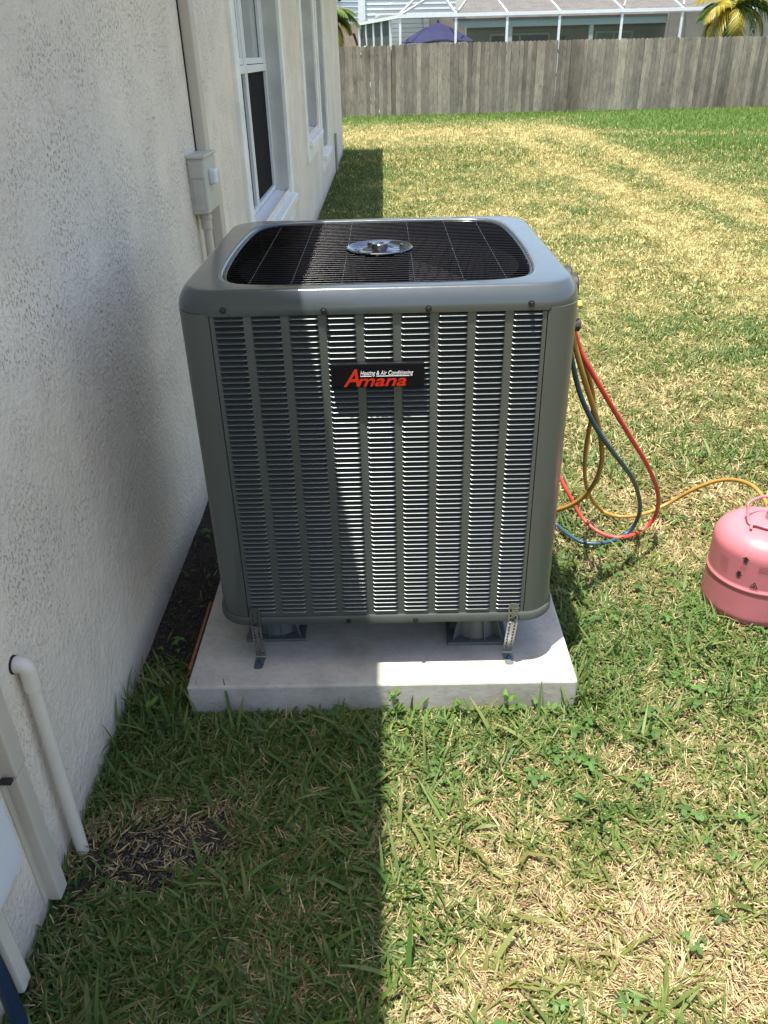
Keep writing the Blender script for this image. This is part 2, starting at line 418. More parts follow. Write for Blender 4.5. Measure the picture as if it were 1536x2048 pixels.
def fast_mesh(name, V, Fq, col=None, k=4):
    me = bpy.data.meshes.new(name); me.vertices.add(len(V)); me.vertices.foreach_set('co', V.astype(np.float32).ravel())
    me.loops.add(Fq.size); me.loops.foreach_set('vertex_index', Fq.astype(np.int32).ravel())
    me.polygons.add(len(Fq)); me.polygons.foreach_set('loop_start', np.arange(0, Fq.size, k, dtype=np.int32))
    if col is not None:
        a = me.color_attributes.new('col', 'FLOAT_COLOR', 'POINT')
        a.data.foreach_set('color', np.concatenate([col, np.ones((len(col), 1))], 1).astype(np.float32).ravel())
    me.update(calc_edges=True); me.validate(); return me
me = fast_mesh('lawn_ground', np.stack([XX, YY, ZZ], -1).reshape(-1, 3), quads, cc.reshape(-1, 3))
me.polygons.foreach_set('use_smooth', [True] * len(me.polygons))
go = bpy.data.objects.new('lawn_ground', me); COL.objects.link(go); me.materials.append(MT['ground'])
tag(go, kind='structure')

# ------------------------------------------------------------------ the stucco house on the left
house = thing('stucco_house', 'beige stucco house wall with tall recessed windows along the left side', 'house', (WX, 4, 0))
HY0, HY1, HZ = -7.0, 15.12, 2.52
WIN = [(4.45, 6.36, .64, 2.16), (8.10, 9.52, .84, 2.16), (9.98, 11.0, .53, 2.16)]      # y0 y1 z0 z1
ys = sorted({HY0, HY1} | {a for q in WIN for a in q[:2]}); zs = sorted({-.05, HZ} | {a for q in WIN for a in q[2:]})
bm = bmesh.new()
def quad(bm, *co): return bm.faces.new([bm.verts.new(c) for c in co])
for a, b in zip(ys, ys[1:]):
    for c, d in zip(zs, zs[1:]):
        if any(a >= q[0] - 1e-6 and b <= q[1] + 1e-6 and c >= q[2] - 1e-6 and d <= q[3] + 1e-6 for q in WIN): continue
        quad(bm, (WX, a, c), (WX, b, c), (WX, b, d), (WX, a, d))
quad(bm, (WX, HY1, -.05), (-9, HY1, -.05), (-9, HY1, HZ), (WX, HY1, HZ))
quad(bm, (-9, HY0, -.05), (WX, HY0, -.05), (WX, HY0, HZ), (-9, HY0, HZ))
quad(bm, (-9, HY1, -.05), (-9, HY0, -.05), (-9, HY0, HZ), (-9, HY1, HZ))
bmesh.ops.remove_doubles(bm, verts=bm.verts, dist=1e-5)
obj('wall', bm, 'stucco', house)
EX, EZ = -.389, 2.62                                   # eave edge that throws the long shadow
x0, x1, y0, y1 = -9.35, EX, HY0 - .35, 15.24
rx, rz = (x0 + x1) / 2, EZ + (x1 - x0) / 2 * .42; ry0, ry1 = y0 + (x1 - x0) / 2, y1 - (x1 - x0) / 2
V = [(x0, y0, EZ), (x1, y0, EZ), (x1, y1, EZ), (x0, y1, EZ), (rx, ry0, rz), (rx, ry1, rz)]
V += [(a, b, EZ - .14) for a, b, c in V[:4]]
obj('roof', (V, [(0, 1, 4), (1, 2, 5, 4), (2, 3, 5), (3, 0, 4, 5), (0, 6, 7, 1), (1, 7, 8, 2), (2, 8, 9, 3), (3, 9, 6, 0)]), 'shingle', house)
obj('soffit', B((x0 + .01, x1 - .01, y0 + .01, y1 - .01, EZ - .13, EZ - .105)), 'alu', house)
RX = WX - .125                                         # plane of the window glass
def window(q, twin, sill_front=.062):
    y0, y1, z0, z1 = q
    wn = obj('window', B((RX - .05, RX - .03, y0, y1, z0 - .01, z1)), 'darkroom', house)
    # reveals
    bm = B((RX - .03, WX + .002, y1 - .012, y1 + .01, z0 - .02, z1), (RX - .03, WX + .002, y0 - .01, y0 + .012, z0 - .02, z1), (RX - .03, WX + .002, y0, y1, z1 - .012, z1 + .01))
    obj('window_reveal', bm, 'reveal', wn)
    tw, tp = .125, .022
    bm = B((WX - .01, WX + tp, y0 - tw, y0, z0 - .22, z1 + tw, .005), (WX - .01, WX + tp, y1, y1 + tw, z0 - .22, z1 + tw, .005),
           (WX - .01, WX + tp - .002, y0, y1, z1, z1 + tw, .005), (WX - .01, WX + tp - .002, y0, y1, z0 - .22, z0 - .03, .005))
    obj('window_trim', bm, 'trim', wn)
    # sloping sill
    bm = bmesh.new(); box(bm, RX - .03, WX + sill_front, y0 - .001 - .03, y1 + .03, z0 - .05, z0 + .0, .006)
    for v in bm.verts: v.co.z -= max(0, (v.co.x - RX)) * .22
    obj('window_sill', bm, 'vinyl' if twin else 'trim', wn)
    ym = [(y0, y1)] if not twin else [(y0, (y0 + y1) / 2), ((y0 + y1) / 2, y1)]
    fr = []
    for a, b in ym:
        f = .032
        fr += [(RX - .02, RX + .03, a + .012, a + f + .012, z0, z1 - .01, .003), (RX - .02, RX + .03, b - f - .012, b - .012, z0, z1 - .01, .003),
               (RX - .021, RX + .032, a + f, b - f, z0 + .001, z0 + .03, .003), (RX - .021, RX + .032, a + f, b - f, z1 - .05, z1 - .011, .003)]
        zm = 1.44
        fr += [(RX - .021, RX + .034, a + f, b - f, zm - .03, zm + .012, .003), (RX - .021, RX + .022, a + f, b - f, zm + .016, zm + .05, .003),
               (RX - .005, RX + .016, a + .044, a + .075, zm + .05, z1 - .05, .002), (RX - .005, RX + .016, b - .075, b - .044, zm + .05, z1 - .05, .002)]
    obj('window_frame', B(*fr), 'vinyl', wn)
    for a, b in ym:
        obj('pane', B((RX - .012, RX - .008, a + .03, b - .03, 1.47, z1 - .03)), 'glass_up', wn)
        obj('insect_screen', B((RX + .006, RX + .009, a + .04, b - .04, z0 + .02, 1.42)), 'mesh_dark', wn)
        if twin:
            obj('curtain', B((RX - .03, RX - .022, a + .2, b - .02, 1.47, z1 - .03)), 'vinyl', wn)
window(WIN[0], True); window(WIN[1], False); window(WIN[2], False)

# --- fixtures on the wall
th = thing('line_cover', 'tall beige line cover running up the wall through the switch box', 'line cover', (WX, 3.45, 1))
c0 = .042
th_top = obj('cover_channel', B((WX, WX + c0, 3.305, 3.38, 1.175, HZ - .01, .004)), 'beige', th)
obj('cover_channel', B((WX, WX + c0, 3.43, 3.51, .02, 1.10, .004)), 'beige', th)
obj('sealant_gap', B((WX - .001, WX + .004, 3.297, 3.306, 1.19, HZ - .02)), 'dark_gap', th)

sw = thing('disconnect_box', 'grey beige electrical disconnect box on the stucco wall above the conduit', 'electrical box', (WX, 3.3, 1))
bw = .062
obj('box_body', B((WX - .002, WX + bw, 3.12, 3.34, .99, 1.183, .006)), 'greybox', sw)
obj('box_cover', B((WX + .004, WX + bw - .004, 3.116, 3.123, 1.115, 1.172, .003), (WX + .012, WX + bw - .014, 3.117, 3.123, 1.004, 1.112, .003)), 'greybox', sw)
obj('knockout', lathe([(.0165, 0), (.0165, -.0035), (.013, -.0035), (.013, -.002), (.008, -.002), (.008, -.004), (.0, -.004)], (WX + .032, 3.118, 1.045), 20, 'Y'), 'greybox', sw)
obj('switch_handle', B((WX + bw - .002, WX + bw + .026, 3.185, 3.245, 1.085, 1.138, .008)), 'white_plastic', sw)
obj('drip_lid', B((WX - .002, WX + bw + .006, 3.114, 3.346, 1.181, 1.192, .003)), 'greybox', sw)
cd = thing('electrical_conduit', 'round grey conduit dropping from the disconnect box behind the cooling unit', 'conduit', (WX, 3.24, .6))
obj('conduit_pipe', lathe([(.015, .10), (.015, .975)], (WX + .033, 3.18, 0), 16), 'beige', cd)
obj('conduit_fitting', lathe([(.021, .93), (.021, .965), (.024, .967), (.024, .985)], (WX + .033, 3.18, 0), 18), 'beige', cd)

st = obj('wall_stub_pipe', tube([(WX + .02, 12.58, -.02), (WX + .02, 12.58, .51)], .018, 8), 'rust')
MT['stub'] = simple('grey_painted_pipe', (.33, .31, .29), .6); st.data.materials[0] = MT['stub']
tag(st, 'thin grey pipe stub standing against the far end of the stucco wall', 'pipe')

# lower left: pvc drain, line cover, white box, white conduit, navy insulated pipe
pv = thing('drain_pipe', 'cream pvc drain pipe with elbow coming out of the stucco wall', 'drain pipe', (WX + .04, 1.13, 0))
px = WX + .0225
obj('pipe_run', tube([(px + .004, 1.132, -.02), (px + .002, 1.142, .25), (px, 1.152, .47)], .0134, 18), 'pvc', pv)
smooth(obj('elbow', tube([(px, 1.151, .455), (px, 1.152, .500)] + [(px - .013 * (1 - math.cos(a)), 1.152, .50 + .013 * math.sin(a)) for a in (R(20), R(45), R(70), R(90))] + [(WX - .01, 1.152, .513)], .0165, 18), 'pvc', pv), 60)
smooth(pv.children[0], 60)
obj('wall_hole', lathe([(.0185, -.001), (.0185, .0015), (.0, .0015)], (WX, 1.148, .517), 16, 'X'), 'dark_gap', pv)

lc = thing('line_cover', 'short beige square line cover ending in the grass beside the drain pipe', 'line cover', (WX + .03, 1.0, 0))
obj('cover_channel', B((WX, WX + .028, 1.004, 1.042, .012, .37, .004)), 'beige', lc)
obj('cover_channel', B((WX - .001, WX + .031, 1.001, 1.045, .375, 2.5, .004)), 'beige', lc)
obj('mounting_flange', B((WX, WX + .004, .990, 1.005, .02, .39, .001)), 'beige', lc)
obj('strap_band', B((WX + .001, WX + .026, .985, .9985, .374, .381, .002)), 'ink', lc)

q = onX(36, 1668, WX + .05)
wb = thing('meter_box', 'white plastic box corner at the left edge beside the square line cover', 'utility box', (WX, q.y - .1, q.z))
obj('box_body', B((WX - .002, WX + .05, q.y - .30, q.y, .262, .62, .012)), 'white_plastic', wb)
obj('box_lip', B((WX + .048, WX + .054, q.y - .29, q.y - .012, .275, .61, .003)), 'white_plastic', wb)

wc = thing('conduit_stub', 'broken white conduit end above the grass at the bottom left', 'conduit', (WX + .02, .83, 0))
obj('pipe_shell', B((WX + .004, WX + .034, .808, .842, .028, .262, .006)), 'pvc', wc)
obj('pipe_core', B((WX + .010, WX + .028, .812, .838, .012, .05, .002)), 'dark_gap', wc)
np_ = tag(smooth(obj('insulated_pipe', tube(catmull([(WX + .045, .752, -.02), (WX + .042, .765, .12), (WX + .03, .775, .30)], 6), .014, 14), 'navy')),
    'dark navy insulated pipe leaning on the wall at the bottom left corner', 'pipe')

# ------------------------------------------------------------------ concrete pad
bm = bmesh.new(); box(bm, SX0, SX1, SY0, SY1, -.06, SZ, .006, 2)
pad = obj('concrete_pad', bm, 'concrete')
tag(pad, 'pale concrete pad on the grass under the cooling unit', 'concrete pad')
bar = tag(obj('flat_bar', B((SX0 - .012, SX0 - .004, 1.62, 1.92, .03, .088, .001)), 'rust'), 'rusty brown strip lying along the left edge of the concrete pad', 'metal strip')

# ------------------------------------------------------------------ air conditioner
CX, CY = -.02, 2.018; HX, HY = .424, .403; FY = CY - HY        # front face at y = 1.615
ac = thing('air_conditioner', 'dark grey outdoor cooling unit with louvered sides on the concrete pad', 'air conditioner', (CX, CY, .235))
RC = .075; ZB, ZT = .262, 1.046
def rrect(hx, hy, r, n=10, cx=CX, cy=CY):
    pts = []
    for sx, sy, a0 in ((1, -1, -90), (1, 1, 0), (-1, 1, 90), (-1, -1, 180)):
        for k in range(n + 1):
            a = R(a0 + 90 * k / n); pts.append((cx + sx * (hx - r) + r * math.cos(a), cy + sy * (hy - r) + r * math.sin(a)))
    return pts
def rings(levels, closed_in=None):
    n = len(levels[0][0]); V = []; Fc = []
    for pts, z in levels: V += [(x, y, zz) for (x, y), zz in zip(pts, z if isinstance(z, (list, tuple)) else [z] * n)]
    for i in range(len(levels) - 1):
        for k in range(n): Fc.append((i * n + k, i * n + (k + 1) % n, (i + 1) * n + (k + 1) % n, (i + 1) * n + k))
    return V, Fc
# panel layout on the front: nine louvre columns
NCOL, NROW = 9, 62; PITCH = .0775; LW = .0600; C0 = CX - 4 * PITCH; RP = .01235; Z0L = 1.0395
colx = [C0 + i * PITCH for i in range(NCOL)]
HXF = HX - RC                                        # half width of flat panel
def panel_boxes():
    bx = []; a = CX - HXF
    zt, zb = Z0L, Z0L - NROW * RP
    for c in colx:
        bx.append((a, c - LW / 2, zb, zt)); a = c + LW / 2
    bx.append((a, CX + HXF, zb, zt)); bx.append((CX - HXF, CX + HXF, zt, ZT)); bx.append((CX - HXF, CX + HXF, ZB, zb))
    return bx
bm = bmesh.new()
for a, b, z0, z1 in panel_boxes(): box(bm, a, b, FY, FY + .006, z0, z1)
obj('front_panel', bm, 'cabinet', ac)
def louver_geo():
    """one pressed louvre: flush sides, blade bulging from the recess at its top to a proud rounded lip at its bottom"""
    prof = [(0.10, .0135), (.40, .0115), (.58, .0078), (.70, .0036), (.79, .0000), (.865, -.0022), (.92, -.0033), (.96, -.0038), (1.0, -.0039), (1.025, -.0031), (1.02, -.0010), (.98, .0005)]
    us = [0, .015, .04, .08, .14, .5, .86, .92, .96, .985, 1]; V = []; Fc = []
    for u in us:
        e = min(u, 1 - u); s = min(1, e / .075); s = math.sin(s * math.pi / 2) ** .8
        for t, d in prof:
            tt = t + (1 - s) * .34 * (1 - t)
            tt = min(tt, 1.03); V.append(((u - .5) * (LW + .0015), d * s + (1 - s) * -.0004, -tt * RP * 1.0))
    n = len(prof)
    for i in range(len(us) - 1):
        for k in range(n - 1): Fc.append((i * n + k, (i + 1) * n + k, (i + 1) * n + k + 1, i * n + k + 1))
    return V, Fc
LV, LF = louver_geo()
lme = bpy.data.meshes.new('louver'); lme.from_pydata(LV, [], LF); lme.materials.append(MT['cabinet'])
lme.polygons.foreach_set('use_smooth', [True] * len(lme.polygons))
restV, restF = [], []
for r in range(NROW):
    for c in colx:
        z = Z0L - r * RP
        if r < 33:
            o = bpy.data.objects.new('louver', lme); COL.objects.link(o); o.parent = ac; o.location = Vector((c, FY, z)) - W[ac.name]
        else:
            k = len(restV); restV += [(x + c, y + FY, zz + z) for x, y, zz in LV]; restF += [tuple(i + k for i in f) for f in LF]
lo = smooth(obj('louver', (restV, restF), 'cabinet', ac), 60); tag(lo, kind='stuff')
# the other three sides carry the same pressing, joined
fx = np.array(LV)
def side(rot, half):
    V, Fc = [], []
    m = Matrix.Rotation(R(rot), 3, 'Z')
    for r in range(NROW):
        for i in range(NCOL):
            k = len(V); off = (i - 4) * PITCH
            V += [m @ Vector((x + off, y - half, zz)) + Vector((CX, CY, Z0L - r * RP)) for x, y, zz in LV]; Fc += [tuple(j + k for j in f) for f in LF]
    o = smooth(obj('louver', (V, Fc), 'cabinet', ac), 60); tag(o, kind='stuff')
    bm = bmesh.new()
    for a, b, z0, z1 in panel_boxes(): box(bm, a - CX, b - CX, -half, -half + .006, z0, z1)
    for v in bm.verts: v.co = m @ v.co + Vector((CX, CY, 0))
    obj('side_panel', bm, 'cabinet', ac)
side(90, HX - .009); side(-90, HX - .009); side(180, HY - .009)
for sx, sy, a0 in ((1, -1, -90), (1, 1, 0), (-1, 1, 90), (-1, -1, 180)):
    V = []; g = .004; n = 10
    pts = []
    ccx, ccy = CX + sx * (HX - RC), CY + sy * (HY - RC)
    for k in range(n + 1): 
        a = R(a0 + 1.5 + 87 * k / n); pts.append((ccx + (RC + .0012) * math.cos(a), ccy + (RC + .0012) * math.sin(a)))
    inn = [(ccx + (RC - .006) * math.cos(R(a0 + 1.5 + 87 * k / n)), ccy + (RC - .006) * math.sin(R(a0 + 1.5 + 87 * k / n))) for k in range(n + 1)]
    loop = pts + inn[::-1]; N = len(loop)
    V = [(x, y, ZB - .004) for x, y in loop] + [(x, y, ZT - .006) for x, y in loop]
    Fc = [(i, (i + 1) % N, N + (i + 1) % N, N + i) for i in range(N)] + [tuple(range(N, 2 * N))]
    o = smooth(fixn(obj('corner_post', (V, Fc), 'cabinet', ac)), 40)
nn = obj('panel_notch', B((CX + HXF - .008, CX + HXF + .006, FY - .0015, FY + .004, 1.034, 1.046)), 'dark_gap', ac)
# base pan and core
V, Fc = rings([(rrect(HX - .03, HY - .03, RC - .03), .236), (rrect(HX + .004, HY + .004, RC + .004), .236), (rrect(HX + .008, HY + .008, RC + .008), .240), (rrect(HX + .008, HY + .008, RC + .008), .258), (rrect(HX + .005, HY + .005, RC + .005), .262), (rrect(HX - .02, HY - .02, RC - .02), .262)])
n = 44; Fc += [tuple(range(n))[::-1], tuple(range(5 * n, 6 * n))]
smooth(fixn(obj('base_pan', (V, Fc), 'pan', ac)), 40)
V, Fc = rings([(rrect(HX - .014, HY - .014, RC - .014), .262), (rrect(HX - .014, HY - .014, RC - .014), 1.05)])
obj('coil', (V, Fc), 'coil', ac)
# top cover
NS = 176
def ring_dir(pts_fn):
    return pts_fn
def rr_dir(hx, hy, r, ang):
    """rounded rectangle sampled by direction angle"""
    c, s = math.cos(ang), math.sin(ang); t = min(hx / abs(c) if abs(c) > 1e-9 else 9, hy / abs(s) if abs(s) > 1e-9 else 9)
    x, y = c * t, s * t
    if abs(x) > hx - r and abs(y) > hy - r:
        ox, oy = math.copysign(hx - r, c), math.copysign(hy - r, s)
        b = c * ox + s * oy; q = ox * ox + oy * oy - r * r; t = b + math.sqrt(max(0, b * b - q)); x, y = c * t, s * t
    return (CX + x, CY + y)
def se_dir(hx, hy, e, ang):
    c, s = math.cos(ang), math.sin(ang); t = (abs(c / hx) ** e + abs(s / hy) ** e) ** (-1 / e); x, y = c * t, s * t
    return (CX + x * (1 - .05 * (y / hy) ** 2), CY + y * (1 - .045 * (x / hx) ** 2))     # sides bow outwards
angs = [2 * math.pi * k / NS for k in range(NS)]
OX, OY, OE = .352, .358, 9.0
lev = []
for off, z in ((.004, 1.034), (.0, 1.036), (-.0003, 1.044), (.0008, 1.053), (.0032, 1.0615), (.0072, 1.0700), (.0125, 1.0775), (.0155, 1.0815), (.0168, 1.0832), (.0185, 1.0847), (.0208, 1.0856), (.0235, 1.0860), (.026, 1.0862), (.045, 1.0868)):
    lev.append(([rr_dir(HX + .0035 - off, HY + .0035 - off, .092 - off * .6, a) for a in angs], z))
for g, z in ((.010, 1.0872), (.0075, 1.0872), (.0035, 1.0862), (.001, 1.0840), (.0, 1.0800), (-.002, 1.06)):
    lev.append(([se_dir(OX + g, OY + g, OE, a) for a in angs], z))
smooth(fixn(obj('top_cover', rings(lev), 'cap', ac)), 50)
# grille
ZG = 1.0795
wires = []
def se_half_x(dy): return OX * max(0, 1 - abs(min(1, abs(dy) / (OY * .962))) ** OE) ** (1 / OE) * (1 - .05 * (dy / OY) ** 2)
def se_half_y(dx): return OY * max(0, 1 - abs(dx / OX) ** OE) ** (1 / OE) * (1 - .045 * (dx / OX) ** 2)
NW = 37
for i in range(NW):
    dy = -OY + .010 + (2 * OY - .020) * i / (NW - 1); hx = se_half_x(dy) - .003
    if hx < .2: hx = .2
    o = obj('grille_wire', tube([(CX - hx, CY + dy, ZG), (CX + hx, CY + dy, ZG)], .0018, 6), 'black', ac); smooth(o, 70)
for dx in (-.275, -.184, -.076, .079, .183, .274):
    hy = se_half_y(dx) - .003
    o = obj('grille_wire', tube([(CX + dx, CY - hy, ZG - .0008), (CX + dx, CY + hy, ZG - .0008)], .0016, 6), 'black', ac); smooth(o, 70)
V, Fc = rings([([se_dir(OX - .003 + .0045 * math.cos(b), OY - .003 + .0045 * math.cos(b), OE, a) for a in angs], ZG - .002 + .0045 * math.sin(b)) for b in [2 * math.pi * k / 8 for k in range(9)]])
smooth(fixn(obj('grille_rim', (V, Fc), 'black', ac)), 70)
# motor plate, fan
mc = (CX + .003, CY - .004, 1.083)
mp_ = smooth(obj('motor_plate', lathe([(.0, -.006), (.079, -.006), (.082, -.003), (.082, .003), (.079, .005), (.074, .004), (.070, .0), (.062, -.003), (.030, -.002), (.021, .001), (.020, .011), (.018, .013), (.012, .0125), (.010, .006), (.0, .006)], mc, 48), 'chrome', ac), 35)
for a in (25, 115, 205, 295):
    smooth(obj('bolt', lathe([(.0055, -.003), (.0055, .003), (.004, .0045), (.0, .005)], (mc[0] + .060 * math.cos(R(a)), mc[1] + .060 * math.sin(R(a)), mc[2]), 8), 'chrome', mp_), 30)
obj('fan_motor', lathe([(.075, .93), (.075, 1.07), (.06, 1.074)], (CX, CY, 0), 28), 'coil', ac)
smooth(obj('fan_shroud', (lambda v, f: (v, f[:-2]))(*lathe([(.345, 1.045), (.335, 1.0), (.328, .93), (.328, .88)], (CX, CY, 0), 40)), 'coil', ac))
obj('coil_floor', B((CX - HX + .03, CX + HX - .03, CY - HY + .03, CY + HY - .03, .86, .87)), 'coil', ac)  # black sheet under the fan, the inside's shade put into its colour
for k in range(3):
    V = []; Fc = []; n = 10
    for i in range(n + 1):
        for j in (0, 1):
            a = R(120 * k + 8 + (70 * i / n)); rr_ = .07 if j == 0 else .31
            V.append((CX + rr_ * math.cos(a), CY + rr_ * math.sin(a), .93 + .075 * i / n - (.0 if j == 0 else .012)))
    Fc = [(2 * i, 2 * i + 1, 2 * i + 3, 2 * i + 2) for i in range(n)]
    o = obj('fan_blade', (V, Fc), 'coil', ac); smooth(o)
    sm = o.modifiers.new('thick', 'SOLIDIFY'); sm.thickness = .003
# screws on the cap skirt and pan
def screw(x, z, y, mat='screw'):
    V, Fc = merge(lathe([(.0068, 0), (.0068, -.0016), (.0044, -.0020), (.0044, -.0062), (.0035, -.0070)], (x, y, z), 12, 'Y'))
    return smooth(fixn(obj('screw', (V, Fc), mat, ac)), 30)
for x, z in ((-.338, 1.050), (-.131, 1.0445), (.084, 1.0445), (.294, 1.050)): screw(x, z, FY - .004)
for x, z in ((.056, .247), (-.115, .248)): screw(x, z, FY - .008)
# badge
bx0, bx1, bz0, bz1 = -.1235, .0755, .8785, .9335; by = FY - .0125
bd = obj('badge', B((bx0, bx1, by, by + .0085, bz0, bz1, .0035)), 'badge', ac)
wd, ht = bx1 - bx0, bz1 - bz0
ty = by - .0003
text('badge_letter', 'A', .0545, 'red', bd, (bx0 + wd * .13, ty, bz0 + ht * .07), .30, .0007, width=wd * .175)
text('badge_lettering', 'mana', .0350, 'red', bd, (bx0 + wd * .275, ty - .0002, bz0 + ht * .075), .30, .0005, width=wd * .53)
text('badge_lettering', 'Heating & Air Conditioning', .0135, 'white', bd, (bx0 + wd * .315, ty - .0001, bz0 + ht * .52), .25, .00003, extrude=.0003, width=wd * .565)
obj('badge_line', B((bx0 + wd * .315, bx0 + wd * .435, ty - .0006, ty + .0002, bz0 + ht * .465, bz0 + ht * .485), (bx0 + wd * .485, bx0 + wd * .84, ty - .0006, ty + .0002, bz0 + ht * .465, bz0 + ht * .485)), 'white', bd)

# risers under the unit
def riser(x, y, label):
    th = thing('unit_riser', label, 'riser', (x, y, SZ), 'risers lifting the cooling unit')
    obj('riser_base', B((x - .082, x + .082, y - .082, y + .082, SZ, SZ + .010, .002)), 'plastic', th)
    smooth(obj('riser_cone', lathe([(.066, SZ + .010), (.061, SZ + .03), (.050, .232), (.048, .235)], (x, y, 0), 28), 'plastic', th), 40)
    for k in range(12):
        a = R(30 * k + 15); m = Matrix.Rotation(a, 3, 'Z')
        L = .030 if k % 3 == 1 else .010
        V = [m @ Vector(p) + Vector((x, y, 0)) for p in ((.060, -.0012, SZ + .009), (.066 + L, -.0012, SZ + .009), (.052, -.0012, .225), (.046, -.0012, .225), (.060, .0012, SZ + .009), (.066 + L, .0012, SZ + .009), (.052, .0012, .225), (.046, .0012, .225))]
        obj('rib', (V, [(0, 1, 2, 3), (7, 6, 5, 4), (1, 5, 6, 2), (0, 4, 5, 1), (2, 6, 7, 3)]), 'plastic', th)
riser(-.328, 1.802, 'shaded grey plastic riser under the left front of the cooling unit')
riser(.228, 1.772, 'grey plastic riser beside the sunlit strap under the right front corner')
riser(-.31, 2.30, 'grey plastic riser far back under the left rear of the cooling unit')
riser(.25, 2.30, 'grey plastic riser far back under the right rear of the cooling unit')

# tie-down straps
def strap(xb, xt, label, mat):
    th = thing('tie_down_strap', label, 'metal strap', (xb, 1.636, SZ), 'straps tying the cooling unit to the pad')
    hw = .0128; T = .0016
    path = [(1.6085, SZ + .002), (1.655, SZ + .002), (1.6575, SZ + .0045), (1.6030, .238), (1.6010, .298)]
    L = [0]
    for (a, b), (c, d) in zip(path, path[1:]): L.append(L[-1] + math.hypot(c - a, d - b))
    def at(s):
        for i in range(len(path) - 1):
            if s <= L[i + 1] + 1e-9:
                f = (s - L[i]) / (L[i + 1] - L[i]); a, b = path[i], path[i + 1]; break
        y, z = a[0] + (b[0] - a[0]) * f, a[1] + (b[1] - a[1]) * f
        u = s / L[-1]; return y, z, xb + (xt - xb) * u
    xs = [-hw, -.0088, -.0040, .0036, .0084, hw]
    ss = sorted(set([0, .006] + L[1:] + [L[-1] - .006])); s0 = L[2] + .012
    slots = []; s = s0; k = 0
    while s < L[-1] - .018:
        slots.append((1 if k % 2 == 0 else 3, s, s + .0115)); s += .0078; k += 1
    brk = sorted(set(ss + [v for q in slots for v in q[1:]]))
    brk2 = [brk[0]]
    for v in brk[1:]:
        if v - brk2[-1] > 1e-5: brk2.append(v)
    brk = brk2; bm = bmesh.new(); vt = {}
    def v_(i, j):
        if (i, j) not in vt:
            y, z, x = at(brk[j]); kx = xs[i]
            e = min(brk[j], L[-1] - brk[j])
            if e < .004: kx *= .62
            elif e < .0075: kx *= .92
            vt[i, j] = bm.verts.new((x + kx, y, z))
        return vt[i, j]
    for j in range(len(brk) - 1):
        m = (brk[j] + brk[j + 1]) / 2
        for i in range(5):
            if any(q[0] == i and q[1] < m < q[2] for q in slots): continue
            bm.faces.new((v_(i, j), v_(i + 1, j), v_(i + 1, j + 1), v_(i, j + 1)))
    o = obj('strap_plate', bm, mat, th); sm = o.modifiers.new('thick', 'SOLIDIFY'); sm.thickness = T; sm.offset = 0
    bo = smooth(fixn(obj('anchor_bolt', lathe([(.0072, 0), (.0072, .0016), (.0050, .002), (.0050, .0065), (.004, .0075)], (xb, 1.634, SZ + .0028), 6), 'bluebolt', th)), 30)
    obj('pan_screw', lathe([(.0046, 0), (.0046, -.004), (.003, -.005)], (xb + (xt - xb) * .8, 1.6025, .247), 8, 'Y'), 'screw', th)
strap(-.3635, -.350, 'shaded slotted strap bolted to the pad at the left of the cooling unit', 'steel_shade')
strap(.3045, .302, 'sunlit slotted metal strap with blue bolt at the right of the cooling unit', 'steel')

for y_, z_ in ((2.36, .41), (2.26, .30), (2.27, .22)):
    smooth(fixn(obj('service_valve', lathe([(.016, -.006), (.016, .004), (.010, .006), (.010, .016), (.0085, .018)], (CX + HX - .004, y_, z_), 12, 'X'), 'brass', ac)), 30)
# gauge manifold hung on the right side with its hoses
gm = thing('gauge_manifold', 'small valve manifold with yellow knob hung on the unit\'s right side', 'gauge manifold', (.43, 1.95, .95))
obj('manifold_body', B((.420, .452, 1.88, 2.02, .935, .965, .004)), 'brass', gm)
for y in (1.905, 1.985):
    g = smooth(obj('gauge', lathe([(.0, -.012), (.030, -.012), (.032, -.009), (.032, .009), (.030, .012), (.0, .012)], (.440, y, 1.005), 24, 'X'), 'ink', gm), 30)
    obj('gauge_dial', lathe([(.027, .0125), (.0, .0128)], (.440, y, 1.005), 24, 'X'), 'white', g)
smooth(obj('valve_knob', lathe([(.008, 0), (.010, .003), (.010, .010), (.008, .012)], (.4475, 1.868, .973), 12, 'X'), 'yellow', gm), 30)
obj('valve_stem', B((.432, .452, 1.855, 1.885, .94, .968, .003)), 'brass', gm)
smooth(obj('hand_valve', lathe([(.012, 0), (.016, .003), (.016, .018), (.013, .02)], (.440, 1.866, .925), 12, 'X'), 'ink', gm), 30)

def hose(pts, r, mat, label, name='hose'):
    P = []
    for a in pts:
        if len(a) == 4: P.append(Vector(a[:3]))
        elif len(a) == 3 and a[2] is not None: P.append(onY(*a))
        else:
            P.append(onZ(a[0], a[1], .034))
    P = [Vector((p.x, p.y, max(p.z, .030))) for p in P]
    return tag(smooth(obj(name, tube(catmull(P, 9), r, 10), mat), 80), label, 'hose', 'gauge hoses beside the cooling unit')
hose([(1146, 652, 1.98), (1160, 700, 1.99), (1180, 738, 2.0), (1216, 800, 2.03), (1262, 876, 2.10), (1297, 935, 2.18), (1316, 988, 2.27), (1311, 1030, 2.36), (1285, 1060), (1243, 1075), (1198, 1064), (1162, 1032, 2.42), (1136, 985, 2.45), (1112, 938, 2.48), (.50, 2.43, .40, 0), (.425, 2.36, .41, 0)], .0070, 'h_red', 'red rubber hose looping outermost onto the grass beside the unit')
